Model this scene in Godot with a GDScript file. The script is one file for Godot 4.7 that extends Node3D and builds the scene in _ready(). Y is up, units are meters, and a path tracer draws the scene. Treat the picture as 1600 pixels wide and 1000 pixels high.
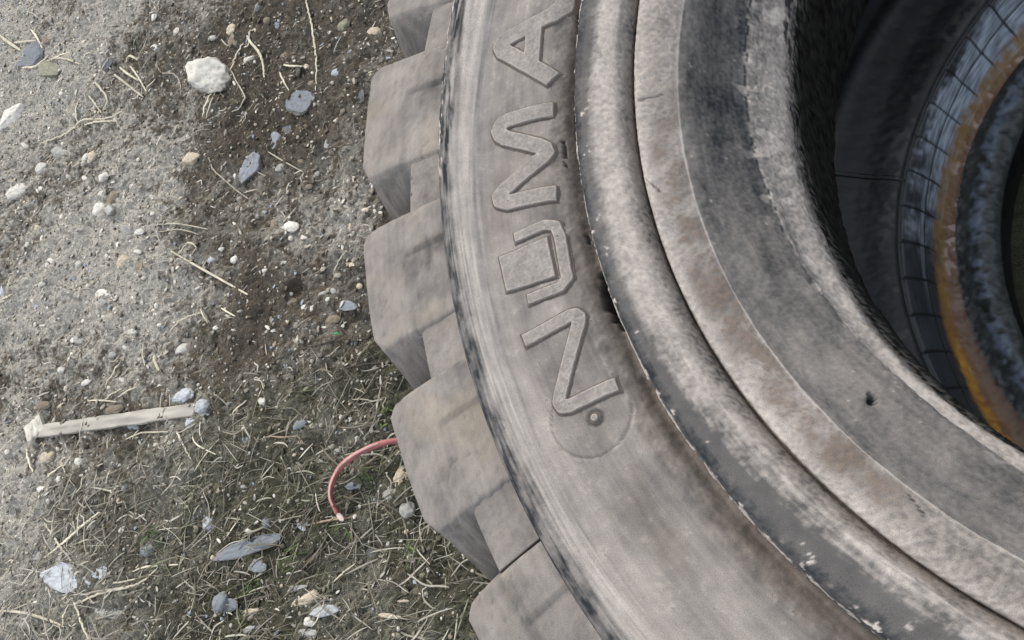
extends Node3D
# A big dusty tyre lying flat on a dirt yard, seen from a phone held above it. Metres, y up, tyre axis at x = z = 0.

const TYRE_Y := 0.235          # height of the tyre's reference plane above the dirt
var rng := RandomNumberGenerator.new()
var noise_a := FastNoiseLite.new()
var noise_b := FastNoiseLite.new()
var noise_c := FastNoiseLite.new()
var noise_d := FastNoiseLite.new()
var noise_e := FastNoiseLite.new()
var grain_map: ImageTexture
var grain_normal: ImageTexture
var soil_map: ImageTexture
var soil_normal: ImageTexture
var mats := {}

func _ready():
	rng.seed = 20311
	# ---------------------------------------------------------------- camera
	var cam := Camera3D.new()
	cam.name = "camera"
	add_child(cam)
	var turn := Basis(Vector3(0, 0, 1), deg_to_rad(-29.8)) * Basis(Vector3(1, 0, 0), deg_to_rad(20.9))
	cam.transform = Transform3D(Basis(turn * Vector3(1, 0, 0), turn * Vector3(0, 0, -1), turn * Vector3(0, 1, 0)), Vector3(-0.166, 0.451 + TYRE_Y, 0.26))
	cam.projection = Camera3D.PROJECTION_FRUSTUM
	cam.set_frustum(0.05 * 1000.0 / 1505.0, Vector2(0, 0.05 * 12.9 / 1505.0), 0.05, 500.0)
	cam.current = true
	# ---------------------------------------------------------------- sky, sun, exposure
	var env := Environment.new()
	var sky := Sky.new()
	var sm := ProceduralSkyMaterial.new()
	sm.sky_top_color = Color(0.80, 0.83, 0.87)
	sm.sky_horizon_color = Color(0.84, 0.85, 0.86)
	sm.ground_bottom_color = Color(0.40, 0.38, 0.35)
	sm.ground_horizon_color = Color(0.62, 0.61, 0.59)
	sm.sky_curve = 0.3
	sm.sun_angle_max = 0.0
	sky.sky_material = sm
	env.background_mode = Environment.BG_SKY
	env.sky = sky
	env.background_energy_multiplier = 0.72
	env.ambient_light_source = Environment.AMBIENT_SOURCE_SKY
	env.tonemap_mode = Environment.TONE_MAPPER_LINEAR
	env.tonemap_exposure = 2.6
	env.sdfgi_enabled = true
	env.ssao_enabled = true
	env.ssil_enabled = true
	var we := WorldEnvironment.new()
	we.name = "world_environment"
	we.environment = env
	add_child(we)
	var sun := DirectionalLight3D.new()
	sun.name = "sun"
	sun.light_energy = 0.5
	sun.light_angular_distance = 14.0
	sun.light_color = Color(1.0, 0.97, 0.93)
	sun.shadow_enabled = true
	add_child(sun)
	sun.look_at_from_position(Vector3(-0.55, 0.85, -0.75), Vector3.ZERO)
	# ---------------------------------------------------------------- materials, then structure, objects, small things
	make_noises()
	make_materials()
	build_ground()
	build_tyre()
	build_objects()
	build_stuff()

# ==================================================================== helpers
func make_noises():
	for a in [[noise_a, 3, 1.0, 3], [noise_b, 11, 1.0, 2], [noise_c, 23, 1.0, 2], [noise_d, 37, 1.0, 1], [noise_e, 51, 1.0, 4]]:
		var n: FastNoiseLite = a[0]
		n.noise_type = FastNoiseLite.TYPE_SIMPLEX_SMOOTH
		n.seed = a[1]
		n.frequency = a[2]
		n.fractal_type = FastNoiseLite.FRACTAL_FBM if a[3] > 1 else FastNoiseLite.FRACTAL_NONE
		n.fractal_octaves = a[3]

func speckle(seed_value: int, freq: float, octaves: int, lo: float, hi: float, bump: float, pits := 0.0) -> Array:
	var n := FastNoiseLite.new()
	n.noise_type = FastNoiseLite.TYPE_SIMPLEX
	n.seed = seed_value
	n.frequency = freq
	n.fractal_octaves = octaves
	n.fractal_gain = 0.75
	var im := n.get_seamless_image(1024, 1024)
	im.convert(Image.FORMAT_L8)
	var data := im.get_data()
	var dots := PackedByteArray()
	if pits > 0.0:
		var n2 := FastNoiseLite.new()
		n2.noise_type = FastNoiseLite.TYPE_SIMPLEX
		n2.seed = seed_value + 40
		n2.frequency = 0.11
		n2.fractal_octaves = 2
		var im2 := n2.get_seamless_image(1024, 1024)
		im2.convert(Image.FORMAT_L8)
		dots = im2.get_data()
	var out := PackedByteArray()
	out.resize(data.size() * 3)
	for i in data.size():
		var v: float = lo + (hi - lo) * clampf(0.5 + (data[i] / 255.0 - 0.5) * 1.9, 0.0, 1.0)
		if pits > 0.0:
			var q := dots[i]
			if q > 188:
				v += pits * 0.5 * minf(1.0, (q - 188) / 14.0)
			elif q < 68:
				v -= pits * minf(1.0, (68 - q) / 16.0)
		var b := int(clampf(v, 0, 1) * 255)
		out[i * 3] = b
		out[i * 3 + 1] = b
		out[i * 3 + 2] = b
	var nm := Image.create_from_data(1024, 1024, false, Image.FORMAT_L8, data)
	nm.convert(Image.FORMAT_RGBA8)
	nm.bump_map_to_normal_map(bump)
	nm.convert(Image.FORMAT_RGB8)
	return [ImageTexture.create_from_image(Image.create_from_data(1024, 1024, false, Image.FORMAT_RGB8, out)), ImageTexture.create_from_image(nm)]

func make_materials():
	var g := speckle(5, 0.21, 3, 0.84, 1.02, 1.6, 0.07)
	grain_map = g[0]
	grain_normal = g[1]
	var s := speckle(9, 0.08, 6, 0.20, 1.45, 16.0)
	soil_map = s[0]
	soil_normal = s[1]
	for k in ["rubber", "bead", "liner"]:
		var m := StandardMaterial3D.new()
		m.vertex_color_use_as_albedo = true
		m.albedo_texture = grain_map
		m.normal_enabled = true
		m.normal_texture = grain_normal
		m.normal_scale = 0.35
		m.roughness = {"rubber": 0.92, "bead": 0.95, "liner": 0.38}[k]
		m.metallic_specular = {"rubber": 0.2, "bead": 0.2, "liner": 0.4}[k]
		mats[k] = m
	var so := StandardMaterial3D.new()
	so.vertex_color_use_as_albedo = true
	so.albedo_texture = soil_map
	so.normal_enabled = true
	so.normal_texture = soil_normal
	so.normal_scale = 1.0
	so.roughness = 1.0
	so.metallic_specular = 0.15
	so.uv1_triplanar = true
	so.uv1_world_triplanar = true
	so.uv1_scale = Vector3(11, 11, 11)
	mats["soil"] = so
	for k in ["stone", "straw", "wood", "hose", "fleck"]:
		var m := StandardMaterial3D.new()
		m.vertex_color_use_as_albedo = true
		m.roughness = {"stone": 0.85, "straw": 0.75, "wood": 0.9, "hose": 0.8, "fleck": 0.95}[k]
		m.metallic_specular = {"stone": 0.35, "straw": 0.35, "wood": 0.25, "hose": 0.5, "fleck": 0.2}[k]
		if k == "stone" or k == "wood":
			m.albedo_texture = grain_map
			m.normal_enabled = true
			m.normal_texture = grain_normal
			m.normal_scale = 0.7
			m.uv1_triplanar = true
			m.uv1_scale = Vector3(14, 14, 14) if k == "stone" else Vector3(4, 22, 22)
		mats[k] = m

func mesh_of(v: PackedVector3Array, n: PackedVector3Array, c: PackedColorArray, ix: PackedInt32Array, uv := PackedVector2Array()) -> ArrayMesh:
	var a := []
	a.resize(Mesh.ARRAY_MAX)
	a[Mesh.ARRAY_VERTEX] = v
	a[Mesh.ARRAY_NORMAL] = n
	if c.size():
		a[Mesh.ARRAY_COLOR] = c
	if uv.size():
		a[Mesh.ARRAY_TEX_UV] = uv
	a[Mesh.ARRAY_INDEX] = ix
	var m := ArrayMesh.new()
	m.add_surface_from_arrays(Mesh.PRIMITIVE_TRIANGLES, a)
	return m

func put(called: String, mesh: Mesh, mat: Material, parent: Node = self) -> MeshInstance3D:
	var o := MeshInstance3D.new()
	o.name = called
	o.mesh = mesh
	o.material_override = mat
	parent.add_child(o, true)
	return o

var used := {}
func numbered(called: String) -> String:
	used[called] = used.get(called, -1) + 1
	return called if used[called] == 0 else "%s_%03d" % [called, used[called]]

func tag(o: Node, label: String, category: String, group := ""):
	o.set_meta("label", label)
	o.set_meta("category", category)
	if group:
		o.set_meta("group", group)

func lin(r: float, g: float, b: float) -> Color:
	return Color(r, g, b)

func ss(a: float, b: float, x: float) -> float:
	var t := clampf((x - a) / (b - a), 0.0, 1.0)
	return t * t * (3.0 - 2.0 * t)

# a regular grid of points: rows x cols, normal = (d/drow) x (d/dcol), clockwise from that side
func grid_mesh(p: PackedVector3Array, c: PackedColorArray, uv: PackedVector2Array, rows: int, cols: int, wrap: bool, flip := false, r0 := 0, r1 := -1) -> ArrayMesh:
	if r1 < 0:
		r1 = rows - 1
	var nr := r1 - r0 + 1
	var v := p.slice(r0 * cols, (r1 + 1) * cols)
	var n := PackedVector3Array()
	n.resize(nr * cols)
	var sgn := -1.0 if flip else 1.0
	for r in range(r0, r1 + 1):
		var ra := maxi(r - 1, 0) * cols
		var rb := mini(r + 1, rows - 1) * cols
		var rc := r * cols
		for k in cols:
			var ka := k - 1
			var kb := k + 1
			if wrap:
				ka = cols - 2 if k == 0 else ka
				kb = 1 if k == cols - 1 else kb
			else:
				ka = maxi(ka, 0)
				kb = mini(kb, cols - 1)
			n[rc + k - r0 * cols] = ((p[rb + k] - p[ra + k]).cross(p[rc + kb] - p[rc + ka])).normalized() * sgn
	var ix := PackedInt32Array()
	ix.resize((nr - 1) * (cols - 1) * 6)
	var j := 0
	for r in nr - 1:
		for k in cols - 1:
			var a := r * cols + k
			var b := a + cols
			if flip:
				ix[j] = a; ix[j + 1] = b; ix[j + 2] = a + 1
				ix[j + 3] = a + 1; ix[j + 4] = b; ix[j + 5] = b + 1
			else:
				ix[j] = a; ix[j + 1] = a + 1; ix[j + 2] = b
				ix[j + 3] = a + 1; ix[j + 4] = b + 1; ix[j + 5] = b
			j += 6
	return mesh_of(v, n, c.slice(r0 * cols, (r1 + 1) * cols), ix, uv.slice(r0 * cols, (r1 + 1) * cols) if uv.size() else uv)

# ==================================================================== the ground
func mossy(x: float, z: float) -> float:
	return ss(-0.09, 0.03, z + 0.18 * (x + 0.75) + 0.05 * noise_a.get_noise_2d(x * 6.0 + 40.0, z * 6.0))

func ground_height(x: float, z: float) -> float:
	var h := 0.010 * noise_a.get_noise_2d(x * 4.0, z * 4.0) + 0.0075 * noise_b.get_noise_2d(x * 20.0, z * 20.0)
	var near := ss(2.4, 1.7, absf(x) + absf(z) * 0.5)
	if near > 0.0:
		var m := noise_c.get_noise_2d(x * 85.0, z * 85.0)
		h += near * (0.0050 * absf(m) + 0.0022 * noise_d.get_noise_2d(x * 210.0, z * 210.0) + 0.0013 * noise_c.get_noise_2d(x * 420.0 + 9.0, z * 420.0))
		var d := Vector2(x + 0.819, z + 0.136).length()
		h -= 0.010 * ss(0.013, 0.004, d) - 0.002 * ss(0.02, 0.013, d) * ss(0.008, 0.013, d)
	var under := ss(0.52, 0.44, Vector2(x, z).length())
	return lerpf(h, minf(h, 0.0) - 0.004, under) - 0.003

func ground_tint(x: float, z: float) -> Color:
	var close := ss(3.6, 1.9, absf(x) + absf(z) * 0.6)
	var big := noise_a.get_noise_2d(x * 3.0 + 7.0, z * 3.0)
	var mid := close * noise_b.get_noise_2d(x * 34.0, z * 34.0 + 3.0)
	var fine := close * noise_c.get_noise_2d(x * 150.0 + 5.0, z * 150.0)
	var pd := ss(0.0, 1.15, 0.46 - 1.5 * (maxf(x, -1.5) + 0.98) + 0.45 * ss(-0.02, 0.18, z) * ss(-0.88, -1.1, x) + 1.1 * big + 0.75 * mid + 0.6 * fine)
	var q := Color(0.172, 0.147, 0.117).lerp(Color(0.70, 0.66, 0.585), pd * 0.9)
	q = q.lerp(Color(0.062, 0.054, 0.044), 0.80 * ss(-0.2, 0.55, -0.12 + 1.3 * (x + 0.85) - 0.5 * big + 0.60 * mid + 0.4 * fine))  # darker towards the tyre: damp soil plus its shade, put into the colour
	q = q.lerp(Color(0.112, 0.116, 0.076), 0.65 * mossy(x, z) * ss(-1.35, -0.85, x))
	return q * (1.0 + 0.35 * fine)

func axis_points(a: float, b: float, step: float, far: float) -> PackedFloat32Array:
	var mid := PackedFloat32Array()
	var x := a
	while x < b:
		mid.append(x)
		x += step
	var lo := PackedFloat32Array()
	var d := step
	x = a
	while x > -far:
		d *= 1.03 if d < 0.02 else 1.16
		x -= d
		lo.append(x)
	lo.reverse()
	var hi := PackedFloat32Array()
	d = step
	x = mid[mid.size() - 1]
	while x < far:
		d *= 1.03 if d < 0.02 else 1.16
		x += d
		hi.append(x)
	return lo + mid + hi

func build_ground():
	var xs := axis_points(-1.53, -0.42, 0.0022, 300.0)
	var zs := axis_points(-0.82, 0.30, 0.0022, 300.0)
	var cols := xs.size()
	var rows := zs.size()
	var p := PackedVector3Array()
	var c := PackedColorArray()
	p.resize(rows * cols)
	c.resize(rows * cols)
	for r in rows:
		var z := zs[r]
		for k in cols:
			var x := xs[k]
			var i := r * cols + k
			p[i] = Vector3(x, ground_height(x, z), z)
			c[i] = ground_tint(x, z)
	var o := put("ground", grid_mesh(p, c, PackedVector2Array(), rows, cols, false), mats["soil"])
	o.set_meta("kind", "structure")
	tag(o, "bare grey brown dirt yard littered with grit, stones and straw", "ground")

# ==================================================================== the tyre
# Control points of the cross-section, from the shoulder over the top, through the hole and down the inside:
# [radius, height, out-of-round curve, dust 0..1, brown 0..1, sharp]
var prof := [
	[0.4085, 0.040, "rib", 0.50, 0.2, 0], [0.4080, 0.092, "rib", 0.20, 0.1, 0], [0.4068, 0.1010, "rib", 0.13, 0.0, 0], [0.4045, 0.1070, "rib", 0.15, 0.0, 0],
	[0.3992, 0.1104, "rib", 0.24, 0.0, 0], [0.3935, 0.1110, "rib", 0.70, 0.0, 0], [0.3884, 0.1092, "ribin", 0.92, 0.0, 0], [0.3835, 0.1058, "ribin", 0.66, 0.10, 0],
	[0.3720, 0.1035, "ribin", 0.56, 0.14, 0], [0.3580, 0.1030, "flange", 0.55, 0.14, 0], [0.3470, 0.1015, "flange", 0.50, 0.22, 0], [0.3400, 0.0975, "flange", 0.38, 0.55, 0],
	[0.3355, 0.0925, "flange", 0.34, 0.75, 0], [0.3330, 0.0930, "flange", 0.26, 0.8, 1], [0.3322, 0.1020, "flange", 0.30, 0.0, 1], [0.3298, 0.1076, "flange", 0.08, 0.0, 0],
	[0.3243, 0.1096, "slate", 0.27, 0.0, 0], [0.3195, 0.1103, "crest", 0.78, 0.04, 0], [0.3121, 0.1098, "crest", 0.86, 0.06, 0], [0.3082, 0.1076, "groove", 0.66, 0.35, 0],
	[0.3056, 0.1038, "groove", 0.42, 0.70, 0], [0.3041, 0.0985, "groove", 0.10, 0.9, 1], [0.3030, 0.1024, "groove", 1.0, 0.0, 0], [0.2940, 0.1010, "line3", 0.70, 0.25, 0],
	[0.2872, 0.0975, "line3", 0.70, 0.12, 0], [0.2857, 0.0960, "line3", 1.05, 0.0, 1], [0.2800, 0.0900, "line3", 0.34, 0.0, 0], [0.2710, 0.0805, "toe0", 0.23, 0.05, 0],
	[0.2611, 0.0700, "toe0", 0.24, 0.0, 0], [0.2560, 0.0645, "toe", 0.66, 0.0, 0], [0.2482, 0.0550, "toe", 0.92, 0.1, 0], [0.2455, 0.0440, "toe", 0.14, 0.2, 0],
	[0.2440, 0.0250, "", 0.05, 0.2, 0], [0.2435, -0.0250, "", 0.03, 0.0, 0], [0.2470, -0.0560, "", 0.02, 0.0, 0], [0.2700, -0.0680, "", 0.0, 0.0, 0],
	[0.3200, -0.0740, "", 0.0, 0.0, 0], [0.3450, -0.0920, "", 0.0, 0.0, 0], [0.3400, -0.1180, "", 0.0, 0.0, 0], [0.3050, -0.1400, "", 0.0, 0.0, 0],
	[0.2600, -0.1590, "grid", 0.0, 0.0, 0], [0.2323, -0.1650, "grid", 0.03, 0.0, 0], [0.2188, -0.1800, "gridmid", 0.04, 0.0, 0], [0.2128, -0.1950, "rust", 0.10, 0.0, 0],
	[0.2060, -0.2000, "rust", 0.08, 0.0, 0], [0.2000, -0.2010, "ridge", 0.05, 0.0, 0], [0.1939, -0.2000, "ridge", 0.10, 0.0, 0], [0.1860, -0.1975, "ridge", 0.08, 0.0, 0],
	[0.1773, -0.2000, "lowtoe", 0.02, 0.0, 0], [0.1720, -0.2080, "lowtoe", 0.0, 0.0, 0], [0.1700, -0.2330, "lowtoe", 0.0, 0.0, 0]]
# the tyre is a little out of round: radius change = a x + b x^2 + c x^3 with x = (angle - 170) / 30, held beyond the given range
var oor := {"rib": [0.0015, 0.0017, 0.0020, -0.87, 0.73], "ribin": [-0.0053, -0.0054, 0.0003, -0.93, 0.45], "flange": [-0.0029, -0.0014, 0.0014, -1.25, 0.67],
	"slate": [-0.0049, -0.0076, -0.0008, -1.25, 0.53], "crest": [-0.0061, -0.0046, 0.0017, -1.27, 0.60], "groove": [-0.0046, -0.0020, 0.0014, -1.40, 0.63],
	"line3": [-0.0058, -0.0045, 0.0005, -1.37, 0.63], "toe0": [0.0014, -0.0053, -0.0025, -1.10, 0.57], "toe": [-0.0072, 0.0019, 0.0058, -1.17, 0.77],
	"grid": [-0.0070, 0.0012, 0.0010, -0.70, 2.0], "gridmid": [-0.0101, 0.0076, -0.0011, -0.70, 2.13], "rust": [-0.0101, 0.0041, -0.0002, -0.77, 1.8],
	"ridge": [-0.0050, 0.0040, 0.0, -0.57, 1.9], "lowtoe": [-0.0066, 0.0040, 0.0, -0.3, 1.53], "lug": [0.0111, 0.0011, 0.0, -0.70, 0.70]}

func out_of_round(id: String, deg: float) -> float:
	if id == "":
		return 0.0
	var o: Array = oor[id]
	var x := (deg - 170.0) / 30.0
	var away := maxf(x - o[4], o[3] - x)
	x = clampf(x, o[3], o[4])
	return (o[0] * x + o[1] * x * x + o[2] * x * x * x) * (1.0 - ss(0.3, 2.2, away))

func hermite(k: int, u: float) -> Array:      # weights of control points k-1 .. k+2 at u between k and k+1
	var pts := []
	for j in [k - 1, k, k + 1, k + 2]:
		var q: Array = prof[clampi(j, 0, prof.size() - 1)]
		pts.append(Vector2(q[0], q[1]))
	var d0 := sqrt(maxf(pts[0].distance_to(pts[1]), 1e-5))
	var d1 := sqrt(maxf(pts[1].distance_to(pts[2]), 1e-5))
	var d2 := sqrt(maxf(pts[2].distance_to(pts[3]), 1e-5))
	var m1 := [-d1 / d0 + d1 / (d0 + d1), d1 / d0 - 1.0, 1.0 - d1 / (d0 + d1), 0.0]
	m1[2] = -d1 / (d0 + d1) + 1.0
	m1[1] = d1 / d0 - 1.0
	var m2 := [0.0, -1.0 + d1 / (d1 + d2), 1.0 - d1 / d2, -d1 / (d1 + d2) + d1 / d2]
	if prof[k][5] == 1 or k == 0:
		m1 = [0.0, -1.0, 1.0, 0.0]
	if prof[k + 1][5] == 1 or k + 2 >= prof.size():
		m2 = [0.0, -1.0, 1.0, 0.0]
	var u2 := u * u
	var u3 := u2 * u
	var w := [0.0, 2 * u3 - 3 * u2 + 1, -2 * u3 + 3 * u2, 0.0]
	for j in 4:
		w[j] += (u3 - 2 * u2 + u) * m1[j] + (u3 - u2) * m2[j]
	return w

func ring_radii(deg: float) -> PackedFloat32Array:
	var o := {}
	var r := PackedFloat32Array()
	for q in prof:
		if not o.has(q[2]):
			o[q[2]] = out_of_round(q[2], deg)
		r.append(q[0] + o[q[2]])
	return r

func body_point(t: float, deg: float) -> Vector3:     # a point of the smooth tyre surface (height above the reference plane)
	var k := clampi(int(t), 0, prof.size() - 2)
	var w := hermite(k, t - k)
	var rr := ring_radii(deg)
	var r := 0.0
	var h := 0.0
	for j in 4:
		var q := clampi(k - 1 + j, 0, prof.size() - 1)
		r += w[j] * rr[q]
		h += w[j] * prof[q][1]
	return Vector3(r * cos(deg_to_rad(deg)), h, r * sin(deg_to_rad(deg)))

# cracks and cuts: x, z, x, z, width, depth (metres)
var cuts := [[-0.3242, 0.0861, -0.3220, 0.0932, 0.0015, 0.0045], [-0.3220, 0.0932, -0.3203, 0.1025, 0.0024, 0.0060], [-0.3203, 0.1025, -0.3181, 0.1088, 0.0015, 0.0045],
	[-0.3181, 0.1088, -0.3160, 0.1128, 0.0008, 0.003], [-0.3327, -0.0338, -0.3343, -0.0124, 0.0006, 0.0015], [-0.3343, -0.0124, -0.3350, 0.0060, 0.0005, 0.0018],
	[-0.3350, 0.0060, -0.3352, 0.0140, 0.00045, 0.001], [-0.3400, 0.0158, -0.3396, 0.0240, 0.0006, 0.0015], [-0.3399, 0.0270, -0.3390, 0.0305, 0.00045, 0.0012],
	[-0.3318, -0.0560, -0.3326, -0.0400, 0.00045, 0.001], [-0.3300, 0.0480, -0.3290, 0.0540, 0.00045, 0.001], [-0.3310, 0.0660, -0.3300, 0.0700, 0.0006, 0.001]]

func segment_distance(px: float, pz: float, ax: float, az: float, bx: float, bz: float) -> float:
	var dx := bx - ax
	var dz := bz - az
	var t := clampf(((px - ax) * dx + (pz - az) * dz) / (dx * dx + dz * dz), 0.0, 1.0)
	dx = px - ax - t * dx
	dz = pz - az - t * dz
	return sqrt(dx * dx + dz * dz)

const RUBBER := Color(0.024, 0.028, 0.033)
const DUST := Color(0.390, 0.354, 0.327)
const EARTH := Color(0.150, 0.118, 0.096)

func dusted(dust: float, brown: float) -> Color:
	return RUBBER.lerp(DUST, clampf(dust, 0.0, 1.25)).lerp(EARTH, clampf(brown, 0.0, 1.0) * 0.75)

func build_tyre():
	var tyre := Node3D.new()
	tyre.name = "tyre"
	tyre.position = Vector3(0, TYRE_Y, 0)
	add_child(tyre)
	tag(tyre, "big worn black tyre lying flat on the dirt, its sidewall grey with dust", "tyre")
	# --- rows and columns
	var row_k := PackedInt32Array()
	var row_t := PackedFloat32Array()
	var row_w := []
	var seg_start := {}
	for k in prof.size() - 1:
		seg_start[k] = row_k.size()
		var d := Vector2(prof[k][0], prof[k][1]).distance_to(Vector2(prof[k + 1][0], prof[k + 1][1]))
		var res := 0.00085 if k < 31 else (0.0012 if k >= 40 and k < 49 else 0.004)
		if k == 0:
			res = 0.006
		var n := maxi(2, int(ceil(d / res)))
		for j in n:
			row_k.append(k)
			row_t.append(k + float(j) / n)
			row_w.append(hermite(k, float(j) / n))
	var rows := row_k.size()
	var degs := PackedFloat32Array()
	var a := 122.0
	while a < 482.0:
		degs.append(a)
		a += 0.135 if a < 200.0 else (0.24 if a < 236.0 else 1.0)
	degs.append(482.0)
	var cols := degs.size()
	var p := PackedVector3Array()
	var c := PackedColorArray()
	var uv := PackedVector2Array()
	p.resize(rows * cols)
	c.resize(rows * cols)
	uv.resize(rows * cols)
	var lens := PackedFloat32Array()
	var acc := 0.0
	for r in rows:
		var q: Array = prof[row_k[r]]
		var q2: Array = prof[row_k[r] + 1]
		var d := Vector2(q[0], q[1]).distance_to(Vector2(q2[0], q2[1]))
		lens.append(acc + d * (row_t[r] - row_k[r]))
		if r + 1 < rows and row_k[r + 1] != row_k[r]:
			acc += d
	var last := prof.size() - 1
	for k in cols:
		var deg := degs[k] if degs[k] <= 320.0 else degs[k] - 360.0
		var ca := cos(deg_to_rad(deg))
		var sa := sin(deg_to_rad(deg))
		var rr := ring_radii(deg)
		for r in rows:
			var s := row_k[r]
			var w: Array = row_w[r]
			var i0 := maxi(s - 1, 0)
			var i3 := mini(s + 2, last)
			var rad: float = w[0] * rr[i0] + w[1] * rr[s] + w[2] * rr[s + 1] + w[3] * rr[i3]
			var h: float = w[0] * prof[i0][1] + w[1] * prof[s][1] + w[2] * prof[s + 1][1] + w[3] * prof[i3][1]
			var x := rad * ca
			var z := rad * sa
			var t := row_t[r]
			var i := r * cols + k
			var f := t - s
			var dust: float = lerpf(prof[s][3], prof[s + 1][3], f)
			var brown: float = lerpf(prof[s][4], prof[s + 1][4], f)
			uv[i] = Vector2(deg_to_rad(degs[k]) * 0.33 / 0.11, lens[r] / 0.11)
			var col: Color
			var n1 := noise_a.get_noise_3d(x * 22.0, h * 22.0, z * 22.0)
			var n2 := noise_b.get_noise_3d(x * 110.0, h * 110.0, z * 110.0)
			var n3 := noise_c.get_noise_3d(x * 380.0, h * 380.0, z * 380.0)
			var st := noise_d.get_noise_2d(deg * 0.22, lens[r] * 420.0)        # streaks that run round the tyre
			if t < 31.0:
				var lift := 0.00010 * n3 + 0.00014 * n2
				var dd := dust + 0.10 * n1 + 0.10 * n2 + 0.10 * n3
				var br := brown
				if t < 7.0:                                  # the rib: scuffed dark edge with long bright scratches
					dd += 0.16 * st * ss(3.0, 4.5, t)
					var wear := noise_e.get_noise_2d(deg * 0.35, lens[r] * 150.0)
					dd += ss(1.6, 3.4, t) * ss(5.4, 4.2, t) * 0.45 * wear
					dd += 0.18 * noise_d.get_noise_2d(deg * 0.08 + 5.0, lens[r] * 900.0) * ss(1.5, 3.5, t)
					if t > 1.4 and t < 4.0 and deg > 175.0:
						dd += 1.2 * ss(0.05, 0.25, noise_e.get_noise_2d(deg * 0.7 + lens[r] * 160.0, lens[r] * 200.0 + 7.0)) * ss(175.0, 179.0, deg) * ss(4.0, 3.2, t)
						lift += 0.0004 * n2
					dd -= 0.5 * ss(-0.05, 0.25, noise_e.get_noise_2d(deg * 0.12 + 20.0, lens[r] * 210.0)) * ss(174.0, 180.0, deg) * ss(3.6, 4.2, t) * ss(5.6, 4.9, t)
				elif t < 11.0:                               # the lettered sidewall
					dd += 0.07 * st + 0.12 * n1 * ss(7.0, 8.0, t) - 0.06 * n3
					dd += 0.22 * noise_e.get_noise_2d(deg * 0.05 + 3.0, lens[r] * 45.0)
					br += 0.25 * ss(0.1, 0.5, noise_a.get_noise_2d(deg * 0.06, lens[r] * 18.0 + 4.0))
					var fl := ss(0.38, 0.5, n2 * 0.6 + n3 * 0.6)
					dd += 0.10 * fl
					lift += 0.0001 * fl
					var hair := absf(noise_d.get_noise_2d(x * 30.0 + z * 12.0, z * 16.0))
					dd -= 0.14 * ss(0.012, 0.0, hair) * ss(0.1, 0.4, n1)
					dd += 0.10 * ss(0.3, 0.6, noise_e.get_noise_2d(x * 14.0, z * 14.0 + 8.0))
					dd -= 0.35 * ss(0.62, 0.72, n2 * 0.5 + n3 * 0.65)
				if t > 10.0 and t < 14.0:
					dd += 0.14 * n2 - 0.10 * n1
					br += 0.25 * n1
					lift += 0.0005 * n2 + 0.0003 * n3
				if t > 8.0 and t < 14.0:
					for q in cuts:
						var dist := segment_distance(x, z, q[0], q[1], q[2], q[3]) + 0.0006 * n3
						if dist < q[4] * 2.2:
							var deep := ss(q[4] * 1.6, q[4] * 0.4, dist)
							lift -= q[5] * deep
							dd -= 0.75 * deep
							br = lerpf(br, 0.25, deep)
				if t > 13.2 and t < 15.5:                    # the flaking lip of the bead
					var fk := noise_e.get_noise_2d(deg * 0.42, lens[r] * 90.0) + 0.30 * n3 + 0.15 * n2
					var wide := 1.0 + 1.6 * ss(183.0, 189.0, deg) + 0.5 * n1
					var flake := ss(0.05, 0.20, fk + 0.26 - 0.75 * absf(t - 14.05) / wide)
					flake = maxf(flake, 0.9 * ss(0.48, 0.56, n1 * 0.35 + n2 * 0.45 + n3 * 0.6) * ss(15.3, 14.6, t))
					dd = lerpf(dd, 1.5, flake)
					br *= 1.0 - flake
					lift += 0.0004 * flake + 0.0002 * n2 + 0.0002 * n1
				elif t >= 15.5 and t < 19.0:
					dd += (0.10 * n1 + 0.12 * n2) * ss(15.5, 17.0, t) + 0.04 * st + 0.08 * noise_d.get_noise_2d(deg * 3.2, lens[r] * 60.0) * ss(15.4, 16.4, t) * ss(18.0, 16.6, t) + 0.22 * n3 * ss(16.0, 17.0, t)
					var low := ss(160.0, 140.0, deg)          # wiped further across towards the lower right
					dd -= low * 0.62 * ss(18.5, 16.6, t + 0.25 * n1 + 0.35 * n2 + 0.6 * st + 0.3 * noise_e.get_noise_2d(deg * 0.3, lens[r] * 40.0)) * ss(15.4, 16.4, t)
					dd = maxf(dd, 0.21 + 0.05 * n2 + 0.05 * n1)
					dd += 0.9 * ss(0.50, 0.58, n2 * 0.75 + n3 * 0.5) * ss(16.6, 15.4, t)
					lift += 0.00025 * n2
				elif t >= 19.0 and t < 22.0:
					dd += 0.40 * n3 + 0.2 * n1 + 0.2 * n2
					br += (0.4 * n1 + 0.4 * n3) * ss(19.0, 19.6, t)
					lift += 0.0003 * n3 + 0.0004 * n1
				elif t >= 22.0 and t < 25.0:
					var mott := noise_e.get_noise_3d(x * 42.0, h * 42.0, z * 42.0)
					var patch := ss(-0.20, 0.45, mott + 0.35 * n2 + 0.45 * n3 + 0.08) * ss(186.0, 168.0, deg) * ss(22.2, 22.9, t) * ss(134.0, 141.0, deg)
					br += patch * (0.80 + 0.9 * n3 + 0.4 * n2)
					dd += 0.25 * n3 - 0.22 * patch + 0.15 * n1
					dd -= 0.35 * ss(138.0, 133.0, deg) * (0.5 + n1)
					lift += 0.0003 * n3 + 0.0004 * n2
					for q in [[137.3, 23.9, 135.6, 23.5], [178.4, 23.3, 178.2, 22.2], [168.9, 22.6, 170.4, 22.1]]:
						var ds := segment_distance(deg, t * 1.6, q[0], q[1] * 1.6, q[2], q[3] * 1.6)
						var sc := ss(0.13, 0.03, ds + 0.05 * n3)
						lift -= 0.0008 * sc
						dd -= 0.6 * sc
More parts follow.
